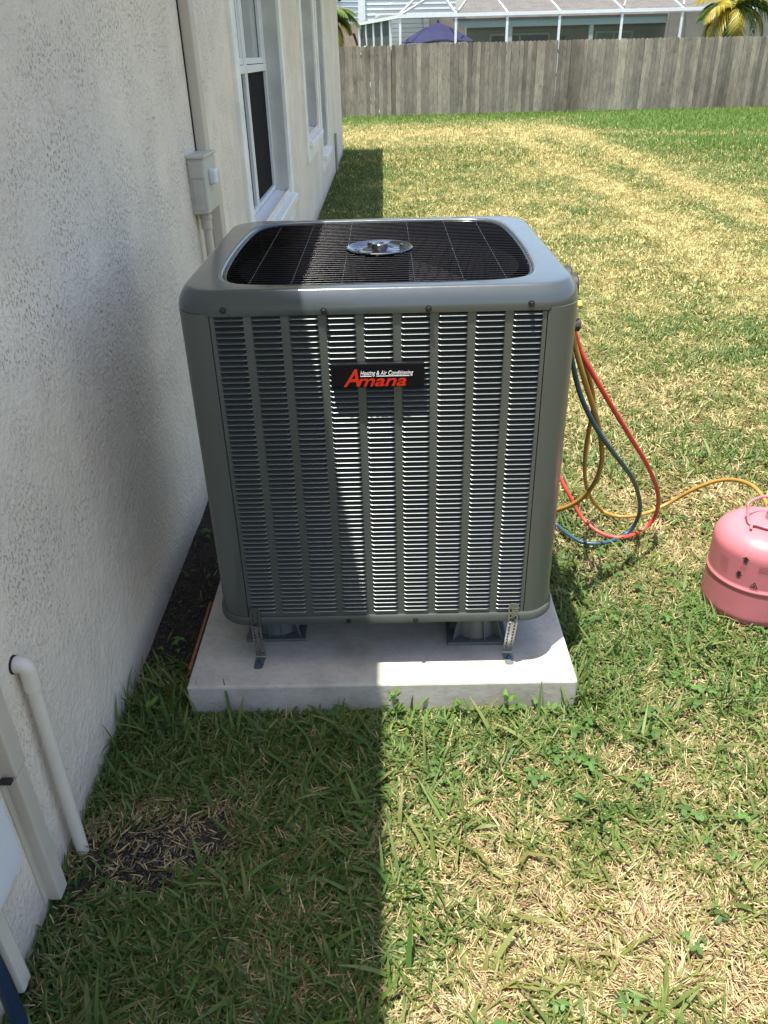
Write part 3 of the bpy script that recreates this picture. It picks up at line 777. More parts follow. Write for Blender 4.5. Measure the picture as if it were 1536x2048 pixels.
hose([(1136, 670, 1.92), (1147, 735, 1.93), (1164, 798, 1.95), (1196, 862, 2.0), (1238, 920, 2.08), (1265, 958, 2.16), (1279, 1000, 2.26), (1276, 1035, 2.33), (1254, 1066), (1212, 1085), (1168, 1085), (1136, 1068), (1108, 1045), (.50, 2.34, .12, 0), (.43, 2.25, .30, 0)], .0068, 'h_blue', 'blue rubber hose looping lowest onto the shaded grass beside the unit')
hose([(1140, 650, 1.94), (1152, 700, 1.95), (1172, 770, 1.97), (1194, 840, 2.02), (1203, 893, 2.06), (1202, 930, 2.10), (1188, 968, 2.15), (1160, 1000, 2.2), (1128, 1016, 2.25), (1096, 1022, 2.3), (.47, 2.29, .19, 0), (.425, 2.27, .22, 0)], .0074, 'h_yel', 'mustard rubber hose bending back to the lower side of the unit')
hose([(1143, 640, 2.03), (1158, 690, 2.04), (1180, 760, 2.06), (1187, 810, 2.09), (1178, 860, 2.14), (1171, 905, 2.2), (1170, 955, 2.3), (1180, 992, 2.4), (1203, 1020), (1240, 1033), (1290, 1027), (1340, 1005, 2.50), (1385, 980, 2.46), (1430, 963, 2.42), (1470, 960, 2.36), (1505, 972, 2.26), (1528, 998, 2.15), (1542, 1030, 2.05)], .0066, 'h_yel', 'brown mustard hose arching over the grass to the pink cylinder')

# pink refrigerant cylinder
PX, PY = 1.100, 1.975; PR = .145
can = thing('refrigerant_cylinder', 'pink refrigerant cylinder standing on the grass at the right edge', 'gas cylinder', (PX, PY, 0))
prof = [(.0, .004), (.118, .004), (.132, .009), (PR - .002, .022), (PR, .04), (PR, .046), (PR, .122), (PR, .128), (PR + .0018, .131), (PR + .003, .135), (PR + .0018, .139), (PR - .001, .142), (PR - .001, .148), (PR - .001, .226), (PR - .001, .232)]
for k in range(1, 13):
    a = R(90 * k / 12); prof.append(((PR - .001 - .078) + .078 * math.cos(a), .232 + .062 * math.sin(a)) if k < 12 else (PR - .079, .294))
prof += [(.045, .303), (.022, .306), (.0, .307)]
smooth(fixn(obj('cylinder_shell', lathe(prof, (PX, PY, 0), 72), 'pink', can)), 50)
va = obj('valve', lathe([(.016, .303), (.016, .322), (.012, .324), (.012, .345), (.019, .347), (.019, .357), (.012, .359)], (PX, PY, 0), 16), 'brass', can)
def wire(pts, r=.0042): return smooth(obj('handle_wire', tube(catmull([(PX + a, PY + b, c) for a, b, c in pts], 5), r, 8), 'pink', can), 80)
wire([(-.058, -.030, .299), (-.068, -.012, .301), (-.066, .012, .328), (-.060, .026, .346), (.0, .055, .349), (.060, .026, .346), (.066, .012, .328), (.068, -.012, .301), (.058, -.030, .299)])
wire([(-.075, -.045, .298), (-.062, -.028, .304), (-.030, -.052, .304), (0, -.058, .304), (.030, -.052, .304), (.062, -.028, .304), (.075, -.045, .298)], .0040)
# print on the curved side facing the viewer
def decal(px_, py_, polys, name, mat, s=1, rot=0):
    """flat print wrapped on the shell round the point seen at that pixel; polys in metres (u to the right, v up)"""
    r = ray(px_, py_); o = Vector((0, 0, H)); d = r.normalized(); rr_ = PR
    ax, ay = o.x - PX, o.y - PY; a = d.x ** 2 + d.y ** 2; b = ax * d.x + ay * d.y; c = ax * ax + ay * ay - rr_ * rr_
    t = (-b - math.sqrt(max(0, b * b - a * c))) / a; p = o + d * t; th0 = math.atan2(p.y - PY, p.x - PX)
    V = []; Fc = []
    for poly in polys:
        k = len(V); 
        for u, v in poly:
            u, v = u * math.cos(rot) - v * math.sin(rot), u * math.sin(rot) + v * math.cos(rot)
            th = th0 + u * s / PR; V.append((PX + (PR + .0009) * math.cos(th), PY + (PR + .0009) * math.sin(th), p.z + v * s))
        Fc.append(tuple(range(k, len(V))))
    return obj(name, (V, Fc), mat, can)
arrow = [[(-.0055, -.008), (.0055, -.008), (.0055, .001), (-.0055, .001)], [(-.011, .001), (.011, .001), (.0, .0105)]]
decal(1492, 1120, arrow, 'printed_arrow', 'ink', 1.0)
decal(1478, 1147, [[(u, -v) for u, v in q] for q in arrow], 'printed_arrow', 'ink', 1.0)
tri = [[(-.011, -.009), (-.0085, -.009), (.0015, .010), (-.001, .010)], [(-.001, .010), (.0015, .010), (.0115, -.009), (.009, -.009)], [(-.0085, -.009), (.009, -.009), (.009, -.0065), (-.0085, -.0065)], [(-.002, -.005), (.003, -.005), (.002, .002), (-.001, .003)]]
decal(1508, 1171, tri, 'printed_symbol', 'ink', 1.0)
lines = []
for k in range(5):
    lines.append([(-.016, .012 - k * .0058), (.030 - .006 * (k % 3), .012 - k * .0058), (.030 - .006 * (k % 3), .0132 - k * .0058), (-.016, .0132 - k * .0058)])
decal(1527, 1143, lines, 'printed_lines', 'ink', .8)
decal(1448, 1125, [[(-.02 + .002 * k, .02 - k * .007), (.018 - .004 * (k % 2), .02 - k * .007), (.018 - .004 * (k % 2), .0215 - k * .007), (-.02 + .002 * k, .0215 - k * .007)] for k in range(7)], 'printed_lines', 'faint_ink', 1)
decal(1487, 1134, [[(-.009, .004 - k * .004), (.009, .004 - k * .004), (.009, .0052 - k * .004), (-.009, .0052 - k * .004)] for k in range(3)], 'printed_lines', 'faint_ink', .9)
decal(1508, 1180, [[(-.012, -.002), (.012, -.002), (.012, -.0005), (-.012, -.0005)]], 'printed_lines', 'faint_ink', 1)

# ------------------------------------------------------------------ fence at the back of the lawn
FYB = 23.9; PP = .112; PHT = 1.66
fence = thing('wood_fence', 'weathered grey picket privacy fence across the back of the lawn', 'fence', (4, FYB, 0))
def picket_mesh(k):
    hw = .0548; V = []; prof = [(-hw, 0), (hw, 0), (hw, PHT - .045), (hw * .86, PHT - .02), (hw * .5, PHT - .003), (0, PHT), (-hw * .5, PHT - .003), (-hw * .86, PHT - .02), (-hw, PHT - .045)]
    n = len(prof); V = [(x, -.009, z) for x, z in prof] + [(x, .009, z) for x, z in prof]
    Fc = [tuple(range(n)), tuple(range(2 * n - 1, n - 1, -1))] + [(i, n + i, n + (i + 1) % n, (i + 1) % n) for i in range(n)]
    me = bpy.data.meshes.new('picket'); me.from_pydata(V, [], Fc); me.materials.append(MT['picket']); return me
pm = picket_mesh(0); x = -6.0; i = 0; seam = 4.96
while x < 19.5:
    ph = ((x - seam) % 2.352)
    o = bpy.data.objects.new('picket', pm); COL.objects.link(o); o.parent = fence
    gap = .018 if ph < PP * .99 else 0
    tone = .5 + .5 * math.sin(math.floor((x - seam) / 2.352) * 2.3)
    o.location = (x + random.uniform(-.003, .003) + gap * .3 - 4, random.uniform(-.006, .006), .0 + .02 * math.sin(x * .4) + random.uniform(-.006, .006) + .012 * tone)
    o.rotation_euler = (random.uniform(-.006, .006), random.uniform(-.005, .005), random.uniform(-.03, .03))
    o.scale = (random.choice((.95, .985, 1, 1, 1.005, 1.01)), 1, 1)
    x += PP; i += 1
for z in (.30, .85, 1.38):
    obj('rail', B((-6.1, 19.6, FYB + .014, FYB + .052, z, z + .088)), 'picket', fence)
x = seam - 2.352 * 5
while x < 19.6:
    obj('fence_post', B((x - .045, x + .045, FYB + .054, FYB + .144, 0, 1.55)), 'picket', fence); x += 2.352

# ------------------------------------------------------------------ neighbour: pool cage, house, umbrella
CYF = 28.0; BX = [.547, 2.226, 3.77, 5.342, 7.212, 9.008, 11.2, 13.0]; ZE = 2.38
cage = thing('pool_cage', 'white aluminium screened pool cage behind the fence', 'pool enclosure', (5, CYF, 0))
L0 = Vector((.547, CYF, 0)); L1 = onY(718, 52, 34.5); L1.z = 0
for i, bx in enumerate(BX): obj('cage_post', B((bx - .035, bx + .035, CYF - .03, CYF + .03, 0, ZE)), 'alu', cage)
obj('eave_beam', B((BX[0] - .05, BX[-1] + .05, CYF - .05, CYF + .05, ZE, ZE + .09)), 'alu', cage)
def beam(a, b, wdt=.045, d=.07):
    a, b = Vector(a), Vector(b); t = (b - a).normalized(); up = Vector((0, 0, 1)); s = t.cross(up).normalized() * wdt / 2; u = s.cross(t).normalized() * d / 2
    V = [a + s + u, a - s + u, a - s - u, a + s - u, b + s + u, b - s + u, b - s - u, b + s - u]
    return V, [(0, 1, 2, 3), (7, 6, 5, 4), (0, 4, 5, 1), (1, 5, 6, 2), (2, 6, 7, 3), (3, 7, 4, 0)]
ZR = 3.6; RY = 30.9                                    # the roof rises to a ridge set back
for i, bx in enumerate(BX[1:]):
    obj('roof_beam', beam((bx, CYF, ZE + .06), (bx - .62, RY, ZR)), 'alu', cage)
    if i in (0, 3, 4): obj('roof_brace', beam((bx + .1, CYF + .3, ZE + .15), (bx + .95, RY, ZR - .2)), 'alu', cage)
obj('roof_beam', beam((BX[0], CYF, ZE + .06), (BX[0] + 2.2, RY, ZR)), 'alu', cage)
obj('roof_brace', beam((5.4, 29.2, 2.95), (7.3, 30.5, 3.5), .06, .08), 'alu', cage)
obj('ridge_beam', beam((BX[0] + 2.2, RY, ZR), (BX[-1], RY, ZR)), 'alu', cage)
obj('screen_panel', ([(BX[0], CYF, ZE + .09), (BX[-1], CYF, ZE + .09), (BX[-1], RY, ZR + .06), (BX[0] + 2.2, RY, ZR + .06)], [(0, 1, 2, 3)]), 'screen', cage)
for a, b in zip(BX, BX[1:]):
    obj('screen_panel', ([(a + .036, CYF, .0), (b - .036, CYF, 0), (b - .036, CYF, ZE), (a + .036, CYF, ZE)], [(0, 1, 2, 3)]), 'screen', cage)
dl = L1 - L0
for k in range(1, 6):
    p = L0 + dl * (k / 5)
    obj('cage_post', B((p.x - .035, p.x + .035, p.y - .035, p.y + .035, 0, ZE)), 'alu', cage)
obj('eave_beam', beam(L0 + Vector((0, 0, ZE + .045)), L1 + Vector((0, 0, ZE + .045)), .1, .09), 'alu', cage)
obj('roof_beam', beam(L0 + Vector((0, 0, ZE + .1)), (L1.x + 2.6, L1.y, ZR)), 'alu', cage)
obj('screen_panel', ([L0 + Vector((0, 0, ZE + .09)), (BX[0] + 2.2, RY, ZR + .06), (L1.x + 2.6, L1.y, ZR + .06), L1 + Vector((0, 0, ZE + .09))], [(0, 1, 2, 3)]), 'screen', cage)
a, b = L0 + dl * .25, L0 + dl * .98
obj('privacy_panel', ([a + Vector((.02, 0, .0)), b + Vector((.02, 0, 0)), b + Vector((.02, 0, ZE)), a + Vector((.02, 0, ZE))], [(0, 1, 2, 3)]), 'shade_panel', cage)

# neighbour's house behind the cage
nh = thing('neighbor_house', 'tan neighbor house with brown shingle roof behind the pool cage', 'house', (7, 34, 0))
HYN = 33.4
obj('wall', B((3.05, 9.6, HYN, HYN + .2, 0, 2.44), (9.6, 16, HYN - 2.5, HYN + .2, 0, 2.44)), 'wall_t', nh)
def bwin(x0, x1, z0, z1, y, mid=True, mat='glass'):
    wn = obj('window', B((x0 - .06, x1 + .06, y - .05, y - .02, z0 - .06, z0), (x0 - .06, x1 + .06, y - .05, y - .02, z1, z1 + .06), (x0 - .06, x0, y - .05, y - .02, z0, z1), (x1, x1 + .06, y - .05, y - .02, z0, z1), *([((x0 + x1) / 2 - .03, (x0 + x1) / 2 + .03, y - .051, y - .021, z0, z1)] if mid else [])), 'alu', nh)
    obj('pane', B((x0, x1, y - .03, y - .01, z0, z1)), mat, wn)
bwin(3.95, 6.0, .1, 1.93, HYN); bwin(7.75, 9.0, .9, 1.93, HYN, mat='glass_up'); bwin(1.95, 2.85, .4, 1.7, HYN + .4)
obj('fascia', B((2.6, 10.9, 31.4, 31.55, 2.16, 2.42)), 'fascia', nh)
obj('porch_ceiling', B((2.6, 10.9, 31.55, HYN, 2.40, 2.43)), 'alu', nh)
for x in (4.35, 7.1, 10.75): obj('porch_post', B((x - .07, x + .07, 31.42, 31.54, 0, 2.16)), 'fascia', nh)
obj('wall', B((1.0, 3.05, HYN + .42, HYN + .6, 0, 2.6)), 'wall_t', nh)
sd = obj('siding_wall', B((-.2, 1.62, 32.2, 32.24, 0, 2.62)), 'siding_g', nh)
for k in range(19): obj('siding_board', B((-.22, 1.64, 32.165 + .0, 32.199, .06 + .135 * k, .06 + .135 * k + .122)), 'siding_g', sd)
V = [(2.4, 31.35, 2.43), (16, 31.35, 2.43), (16, 38, 5.1), (4.6, 38, 5.1), (2.4, 31.35, 2.37), (16, 31.35, 2.37)]
obj('roof', (V, [(0, 1, 2, 3), (4, 5, 1, 0)]), 'shingle', nh)
lt = obj('porch_lamp', lathe([(.03, 1.66), (.06, 1.70), (.06, 1.84), (.03, 1.88)], (6.55, HYN - .08, 0), 10), 'ink', nh)
# bright two storey house at far left
wh = thing('white_house', 'white lap sided two storey house beyond the left end of the fence', 'house', (-1, 40, 0))
def siding(x0, x1, y0, y1, z0, z1, nm='siding_board', parent=wh, mat='siding_w', st=.19):
    k = 0; n = int((z1 - z0) / st)
    dx, dy = x1 - x0, y1 - y0; ln = math.hypot(dx, dy); nx_, ny_ = dy / ln, -dx / ln
    for k in range(n):
        za, zb = z0 + st * k, z0 + st * (k + 1) - .015
        V = [(x0 + nx_ * .035, y0 + ny_ * .035, za), (x1 + nx_ * .035, y1 + ny_ * .035, za), (x1 + nx_ * .004, y1 + ny_ * .004, zb), (x0 + nx_ * .004, y0 + ny_ * .004, zb), (x0, y0, za), (x1, y1, za), (x1, y1, zb), (x0, y0, zb)]
        obj(nm, (V, [(0, 1, 2, 3), (4, 7, 6, 5), (0, 4, 5, 1), (3, 2, 6, 7)]), mat, parent)
siding(-4.5, -.95, 37.5, 40, 2.62, 5.4); siding(-.72, 3.2, 40, 40.6, 2.5, 5.4)
obj('upper_wall', ([(-4.5, 37.52, 2.6), (-.95, 40.02, 2.6), (-.95, 40.02, 5.5), (-4.5, 37.52, 5.5), (-.72, 40.03, 2.5), (3.2, 40.63, 2.5), (3.2, 40.63, 5.5), (-.72, 40.03, 5.5)], [(0, 1, 2, 3), (4, 5, 6, 7)]), 'siding_w', wh)
obj('corner_board', B((-1.0, -.70, 39.9, 40.03, 2.5, 5.5)), 'alu', wh)
obj('lower_wall', ([(-4.5, 37.6, 0), (-.9, 40.1, 0), (-.9, 40.1, 2.58), (-4.5, 37.6, 2.58), (3.2, 40.7, 0), (3.2, 40.7, 2.58)], [(0, 1, 2, 3), (1, 4, 5, 2)]), 'wall_p', wh)
obj('wall_lamp', lathe([(.05, 3.4), (.09, 3.45), (.09, 3.6), (.04, 3.66)], (-1.75, 39.3, 0), 8), 'ink', wh)

# umbrella
ux, uy = 1.76, 29.2
um = thing('patio_umbrella', 'navy blue patio umbrella showing above the fence', 'umbrella', (ux, uy, 0))
V = [(ux, uy, 2.28)]; Fc = []
for k in range(8):
    a = R(45 * k + 12); V.append((ux + .55 * math.cos(a), uy + .55 * math.sin(a), 2.09))
for k in range(16):
    a = R(22.5 * k + 12); rr_ = 1.22 if k % 2 == 0 else 1.12; V.append((ux + rr_ * math.cos(a), uy + rr_ * math.sin(a), 1.735 if k % 2 == 0 else 1.77))
for k in range(8):
    Fc.append((0, 1 + k, 1 + (k + 1) % 8)); a, b, c = 9 + 2 * k, 9 + (2 * k + 1), 9 + (2 * k + 2) % 16
    Fc += [(1 + k, a, b), (1 + k, b, 1 + (k + 1) % 8), (1 + (k + 1) % 8, b, c)]
o = obj('canopy', (V, Fc), 'navy_cloth', um); sm = o.modifiers.new('thick', 'SOLIDIFY'); sm.thickness = .01
obj('pole', lathe([(.02, 0), (.02, 2.3)], (ux, uy, 0), 10), 'ink', um)
for k in range(8):
    a = R(45 * k + 12); obj('rib', tube([(ux, uy, 2.2), (ux + 1.18 * math.cos(a), uy + 1.18 * math.sin(a), 1.725)], .009, 5), 'ink', um)
obj('finial', lathe([(.03, 2.27), (.035, 2.31), (.01, 2.35)], (ux, uy, 0), 8), 'ink', um)

# trampoline net poles at the left end of the fence
for (xa, ya, xb, yb, lab) in ((709, 72, 722, 112, 'left slanting white pole with black tip above the fence'), (728, 70, 732, 112, 'right slanting white pole with black tip above the fence')):
    a, b = onY(xa, ya, 26.2), onY(xb, yb, 26.0); d = (b - a).normalized(); b = a + d * ((a.z) / max(.1, -d.z))
    tp = thing('net_pole', lab, 'pole', (b.x, b.y, 0), 'net poles behind the fence')
    obj('pole_tube', tube([b, a], .024, 8), 'alu', tp); obj('pole_sleeve', tube([a - d * .06, a + d * .28], .034, 8), 'ink', tp)

# ------------------------------------------------------------------ palms
def palm(name, label, x, y, zt, n, ln, seed, hang, yellow=.35, half=None):
    r_ = random.Random(seed)
    th = thing(name, label, 'palm tree', (x, y, 0), 'palm trees behind the fence')
    smooth(obj('trunk', lathe([(.17, 0), (.15, zt * .5), (.18, zt - .25), (.13, zt)], (x, y, 0), 12), 'trunk', th))
    for i in range(n):
        az = r_.uniform(0, 2 * math.pi) if half is None else r_.uniform(*half); el = r_.uniform(*hang); L = ln * r_.uniform(.75, 1.1)
        dry = r_.random() < yellow * (1.3 if el < .2 else .6)
        base = np.array((.34, .27, .035)) if dry else np.array((.075, .14, .028)); base = base * r_.uniform(.75, 1.25)
        pts = []; p = Vector((x, y, zt)); e = el; ns = 12
        for k in range(ns + 1):
            pts.append(p.copy()); p = p + Vector((math.cos(az) * math.cos(e), math.sin(az) * math.cos(e), math.sin(e))) * (L / ns); e -= (1.9 + .5 * (el < .3)) / ns * r_.uniform(.8, 1.2)
        V = []; Fc = []; C = []
        for k in range(ns):
            for q in (0, .5):
                c = pts[k].lerp(pts[k + 1], q); t = (pts[k + 1] - pts[k]).normalized(); s = t.cross(Vector((0, 0, 1)))
                if s.length < .05: s = Vector((math.sin(az), -math.cos(az), 0))
                s.normalize(); u = (k + q) / ns; ll = L * .34 * math.sin(math.pi * min(1, .12 + u * .9)) ** .7
                for sg in (-1, 1):
                    d = (s * sg * .8 + t * .6 + Vector((0, 0, -.35 + r_.uniform(-.15, .15)))).normalized(); tip = c + d * ll + Vector((0, 0, -.12 * ll)); wv = t * .026
                    b = len(V); V += [c - wv, c + wv, c + d * ll * .6 + wv * .8, tip, c + d * ll * .6 - wv * .8]; Fc.append((b, b + 1, b + 2, b + 3, b + 4))
                    f = r_.uniform(.8, 1.2); C += [base * f] * 5
        b = len(V); sV, sF = tube(pts, .014, 5); V += sV; Fc += [tuple(j + b for j in f) for f in sF]; C += [np.array((.28, .25, .07))] * len(sV)
        o = obj('frond', (V, Fc), 'frond', th); a_ = o.data.color_attributes.new('col', 'FLOAT_COLOR', 'POINT')
        a_.data.foreach_set('color', np.concatenate([np.array(C), np.ones((len(C), 1))], 1).astype(np.float32).ravel())
palm('palm_tree', 'yellowing green palm tree above the right end of the fence', 9.75, 25.9, 2.35, 30, 1.6, 3, (-.5, 1.25), .5)
palm('palm_tree', 'palm fronds hanging beside the far corner of the stucco wall', -1.62, 26.2, 2.35, 36, 1.25, 8, (-.6, 1.0), .6)

# ------------------------------------------------------------------ grass: real blades
def make_blades(name, n, xr, yr, L, Wd, lean, seg, kind, seed, label, zoff=0, mask=None, mat='blades'):
    g = np.random.default_rng(seed)
    # points inside a wedge that follows the view, with margin at both sides
    y = yr[0] + (yr[1] - yr[0]) * g.random(n) ** (1.0); 
    lo, hi = xr; lo_, hi_ = lo(y), hi(y); x = lo_ + (hi_ - lo_) * g.random(n)
    if yr[1] < 6 and mask is None:
        if kind == 'green':
            m = n // 7; k = g.integers(0, m, n); x, y = x[:m][k] + g.normal(0, .011, n), y[:m][k] + g.normal(0, .011, n)
    dry, lush = dryness_shade(x, y); br, brb = bare(x, y, True)
    ok = ~((x > SX0 - .004) & (x < SX1 + .004) & (y > SY0 - .004) & (y < SY1 + .004))
    ok &= ~((x < WX + .012) & (y < HY1 + .02)) & (np.hypot(x - PX, y - PY) > PR - .01)
    clump = fbm(x + 50, y + 20, .09, 2)
    if kind == 'green': ok &= g.random(n) < np.clip((1.08 - dry) * (.55 + .9 * clump), .03, 1) * (1 - .985 * br)
    else: ok &= g.random(n) < np.clip(.10 + dry * .95, 0, 1) * (1 - .62 * br) * (1 - .93 * brb) * (1 - .9 * lush)
    if mask is not None: ok &= mask(x, y)
    x, y, dry, lush, br = (a[ok] for a in (x, y, dry, lush, br)); n = len(x)
    az = g.random(n) * 2 * math.pi; le = g.normal(lean[0], lean[1], n).clip(.05, 1.53)
    ln = L * (.35 + 1.2 * g.random(n) ** 1.5 + .15 * g.random(n)); dpad = np.hypot(np.maximum(np.maximum(SX0 - x, x - SX1), 0), np.maximum(np.maximum(SY0 - y, y - SY1), 0)); ln = ln * np.where((dpad < .05) & (y < SY0) & (mask is None), .45, 1); ln = ln * (1 + .35 * lush) * (1 - .35 * br); wd = Wd * (.6 + .8 * g.random(n))
    if kind == 'straw': az = fbm(x + 9, y + 2, .13, 2) * 14 + g.normal(0, .75, n)
    curl = g.normal(.55, .35, n) if kind == 'green' else g.normal(.10, .8, n)
    twist = g.normal(0, .5, n)
    t = np.linspace(0, 1, seg + 1)
    dirx, diry = np.cos(az), np.sin(az)
    P = np.zeros((n, seg + 1, 3)); P[:, 0, 0] = x; P[:, 0, 1] = y; P[:, 0, 2] = zoff + (g.random(n) * .012 if kind != 'green' else -.004)
    a = le.copy()
    for k in range(seg):
        st = ln / seg; P[:, k + 1, 0] = P[:, k, 0] + np.sin(a) * dirx * st; P[:, k + 1, 1] = P[:, k, 1] + np.sin(a) * diry * st
        P[:, k + 1, 2] = P[:, k, 2] + np.cos(a) * st; a = a + curl / seg
    P[:, 1:, 2] = np.maximum(P[:, 1:, 2], zoff + .003 + .008 * g.random((n, 1)))
    wx = np.where(P[:, :, 0] < WX + .006, 1, 0) * (P[:, :, 1] < HY1 + .02); P[:, :, 0] = np.where(wx > 0, WX + .006, P[:, :, 0])
    sx, sy = -diry, dirx; sz = np.sin(twist) * .6
    shp = (np.array([.75, 1, .9, .62, .12]) if seg == 4 else np.array([.8, 1, .75, .15]) if seg == 3 else np.array([.85, 1, .2]) if seg == 2 else np.array([1, .25]))
    hwid = wd[:, None] * shp[None] * .5
    side_ = np.stack([sx, sy, sz], -1)[:, None, :] * hwid[..., None]
    V = np.stack([P - side_, P + side_], 2).reshape(n, (seg + 1) * 2, 3)
    i0 = np.arange(n)[:, None] * (seg + 1) * 2 + np.arange(seg)[None] * 2
    Fq = np.stack([i0, i0 + 1, i0 + 3, i0 + 2], -1).reshape(-1, 4)
    r1, r2 = g.random((n, 1)), g.random((n, 1))
    if kind == 'green':
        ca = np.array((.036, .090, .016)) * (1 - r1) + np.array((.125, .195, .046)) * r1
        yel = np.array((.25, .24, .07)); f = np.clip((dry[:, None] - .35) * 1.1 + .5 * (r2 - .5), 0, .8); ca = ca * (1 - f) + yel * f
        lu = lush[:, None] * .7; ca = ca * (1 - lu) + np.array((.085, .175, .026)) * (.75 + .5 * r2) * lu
    else:
        far = np.clip((y[:, None] - 2.0) / 3, 0, 1); ca = np.array((.53, .405, .225)) * (1 - r1) + np.array((.36, .265, .135)) * r1; ca = ca * (1 - far) + far * (np.array((.50, .44, .185)) * (1 - r1) + np.array((.37, .33, .125)) * r1)
        ca = ca * (.48 + .72 * r2); ca = np.where(g.random((n, 1)) < .12, np.array((.17, .10, .05)), ca)
    C = np.repeat(ca[:, None, :], (seg + 1) * 2, 1)
    if kind == 'green': 
        tipf = np.repeat(t, 2)[None, :, None] * (g.random((n, 1, 1)) < .35) * .55; C = C * (1 - tipf) + np.array((.28, .23, .10)) * tipf
    me = fast_mesh(name, V.reshape(-1, 3), Fq, C.reshape(-1, 3)); me.polygons.foreach_set('use_smooth', [True] * len(me.polygons))
    o = bpy.data.objects.new(name, me); COL.objects.link(o); me.materials.append(MT[mat]); tag(o, label, 'grass', kind='stuff'); return o
hw_ = lambda y: (768 / 1583) * (.865 * y + .75)
lo = lambda y: np.where(y < HY1, WX, -hw_(y) - .8); hi = lambda y: hw_(y) + .55 + .04 * y
XR = (lo, hi)
make_blades('grass_blades', 120000, XR, (.35, 2.3), .049, .0046, (.95, .36), 4, 'green', 1, 'green coarse lawn blades close to the viewer around the concrete pad')
make_blades('dry_straw', 150000, XR, (.35, 2.3), .036, .0021, (1.36, .2), 3, 'straw', 2, 'tan dead straw lying in the near lawn', mat='straw')
make_blades('grass_blades', 105000, XR, (2.3, 5.5), .040, .0050, (.80, .36), 3, 'green', 3, 'green lawn blades beside and behind the cooling unit')
make_blades('dry_straw', 110000, XR, (2.3, 5.5), .031, .0033, (1.25, .25), 2, 'straw', 4, 'tan straw lying in the lawn beside the hoses', mat='straw')
make_blades('grass_blades', 150000, XR, (5.5, 12.5), .036, .0070, (.75, .35), 2, 'green', 5, 'short green lawn blades in the middle of the yard')
make_blades('dry_straw', 130000, XR, (5.5, 12.5), .029, .0054, (1.0, .3), 2, 'straw', 6, 'yellowed dry lawn blades in the middle of the yard', mat='straw')
make_blades('grass_blades', 150000, XR, (12.5, 24.0), .050, .0115, (.7, .35), 1, 'green', 7, 'green far lawn blades in front of the fence')
make_blades('dry_straw', 110000, XR, (12.5, 22.5), .040, .0105, (.9, .3), 1, 'straw', 8, 'yellowed far lawn blades before the fence', mat='straw')
make_blades('grass_blades', 9000, XR, (.4, 3.0), .085, .0082, (1.0, .3), 4, 'green', 12, 'broad long lawn blades lying over the near lawn')
# longer tufts hugging the pad, the wall foot and the soil edge
def edge(x, y):
    d = np.hypot(np.maximum(np.maximum(SX0 - x, x - SX1), 0), np.maximum(np.maximum(SY0 - y, y - SY1), 0))
    wl = (x < WX + .07) & ((y < 1.62) | (y > 3.0))
    front = (y < SY0) & (x > SX0) & (x < SX1)
    return ((d < np.where(front, .055, .07)) & (~front | (rng.random(len(x)) < np.where(x < -.02, .12, .75) * (vn(x * 9, y * 0 + 2) > .38))) & ~((x < SX0) & (y > 1.72)) & (x > SX0 - .10)) | (wl & (rng.random(len(x)) < .35)) | ((np.hypot((x + .60) / .11, (y - 1.55) / .10) < 1))
make_blades('grass_tufts', 26000, XR, (.4, 3.4), .085, .0068, (.55, .33), 4, 'green', 9, 'taller grass tufts along the edges of the concrete pad and wall', mask=edge)
# broad leaved weeds: three-leaf clusters scattered in the near lawn
g = np.random.default_rng(21); V = []; Fc = []; C = []
for i in range(300):
    y = .55 + 2.6 * g.random() ** 1.2; x = WX + .05 + (hi(np.array(y)) - WX - .1) * g.random()
    if SX0 - .02 < x < SX1 + .02 and SY0 - .02 < y < SY1 + .02: continue
    if vn(np.array(x * 3.0 + 9), np.array(y * 3.0 + 4)) < .48: continue
    for j in range(g.integers(2, 6)):
        bx_, by_ = x + g.normal(0, .018), y + g.normal(0, .018); h = .012 + .022 * g.random(); a0 = g.random() * 6.28; s = .005 + .006 * g.random()
        c0_ = np.array((.075, .15, .035)) * (.7 + .6 * g.random())
        for k in range(3):
            a = a0 + k * 2.09; c_ = np.array((bx_ + math.cos(a) * s * .9, by_ + math.sin(a) * s * .9, h)); b = len(V)
            for m in range(8):
                q = m / 8 * 6.283; u_, v_2 = math.cos(q) * s * .95, math.sin(q) * s * .72
                V.append((c_[0] + math.cos(a) * u_ - math.sin(a) * v_2, c_[1] + math.sin(a) * u_ + math.cos(a) * v_2, c_[2] + (u_ * -.25) + abs(v_2) * .35)); C.append(c0_)
            Fc.append(tuple(range(b, b + 8)))
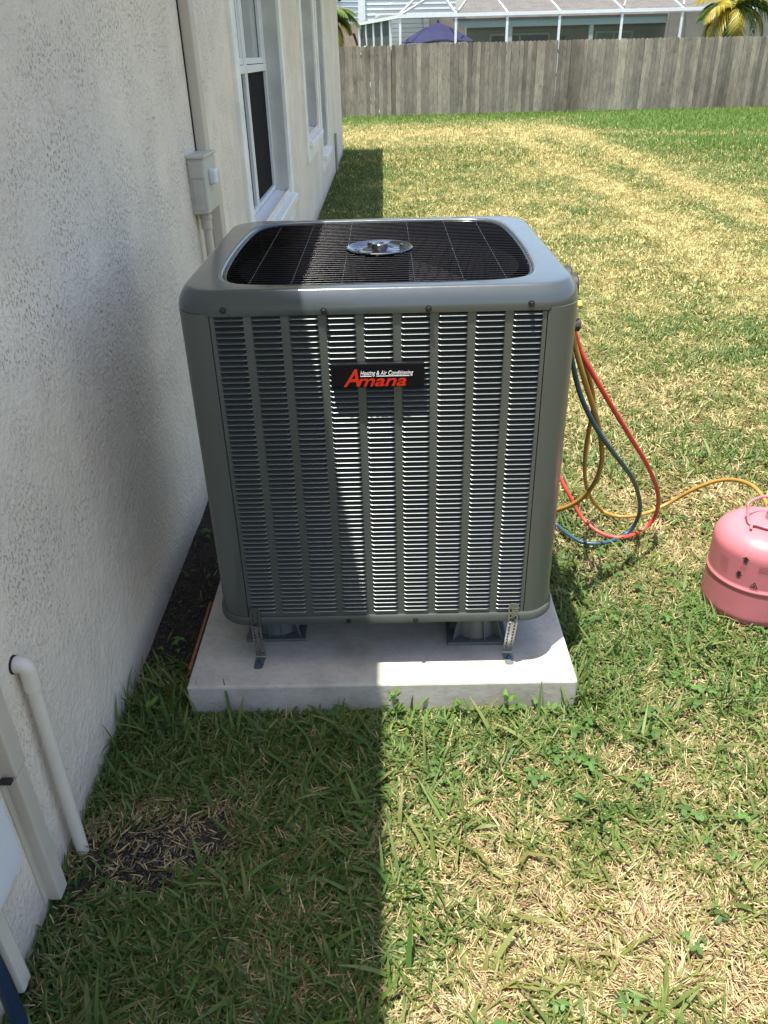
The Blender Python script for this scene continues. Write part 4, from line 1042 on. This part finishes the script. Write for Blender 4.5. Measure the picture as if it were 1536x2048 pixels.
for wx_, wy_, n_, hh in ((-.008, 1.522, 16, .085), (.285, 1.518, 14, .06), (.165, 1.52, 9, .05), (-.63, 1.50, 10, .07), (.40, 1.50, 8, .05)):
    for j in range(n_):
        a = g.random() * 6.28; e = .35 + .8 * g.random(); ln_ = .020 + .022 * g.random(); h0 = hh * g.random() ** .7
        d_ = np.array((math.cos(a) * math.sin(e), math.sin(a) * math.sin(e), math.cos(e))); sd_ = np.array((-math.sin(a), math.cos(a), 0)) * (.004 + .004 * g.random())
        p0 = np.array((wx_ + g.normal(0, .010), wy_ - abs(g.normal(0, .008)), h0)); b = len(V); c0_ = np.array((.10, .19, .035)) * (.7 + .6 * g.random())
        for q in (p0, p0 + d_ * ln_ * .45 + sd_, p0 + d_ * ln_ * .8 + sd_ * .7 - np.array((0, 0, .002)), p0 + d_ * ln_ - np.array((0, 0, .005)), p0 + d_ * ln_ * .8 - sd_ * .7 - np.array((0, 0, .002)), p0 + d_ * ln_ * .45 - sd_): V.append(tuple(q)); C.append(c0_)
        Fc.append(tuple(range(b, b + 6)))
o = obj('clover_weeds', (V, Fc), 'blades'); a_ = o.data.color_attributes.new('col', 'FLOAT_COLOR', 'POINT')
a_.data.foreach_set('color', np.concatenate([np.array(C), np.ones((len(C), 1))], 1).astype(np.float32).ravel())
tag(o, 'small round leaved clover weeds scattered through the near lawn', 'weeds', kind='stuff')
# soil crumbs by the pipes and in the gap beside the pad
V = []; Fc = []
for i in range(4200):
    if g.random() < .5: x, y = g.normal(-.48, .07), g.normal(1.14, .05)
    else: x, y = g.uniform(WX + .01, SX0 - .01), g.uniform(1.68, 3.0)
    s = .0012 + .004 * g.random() ** 3; b = len(V); z = .002 + s * .2
    for d in ((1, 0, 0), (-1, 0, 0), (0, 1, 0), (0, -1, 0), (0, 0, 1), (0, 0, -1)): V.append((x + d[0] * s * g.uniform(.6, 1.2), y + d[1] * s * g.uniform(.6, 1.2), z + d[2] * s * g.uniform(.4, .9)))
    Fc += [tuple(b + k for k in f) for f in ((0, 2, 4), (2, 1, 4), (1, 3, 4), (3, 0, 4), (2, 0, 5), (1, 2, 5), (3, 1, 5), (0, 3, 5))]
o = tag(obj('soil_crumbs', (V, Fc), 'soil'), 'crumbs of bare dark soil by the wall', 'soil', kind='stuff')
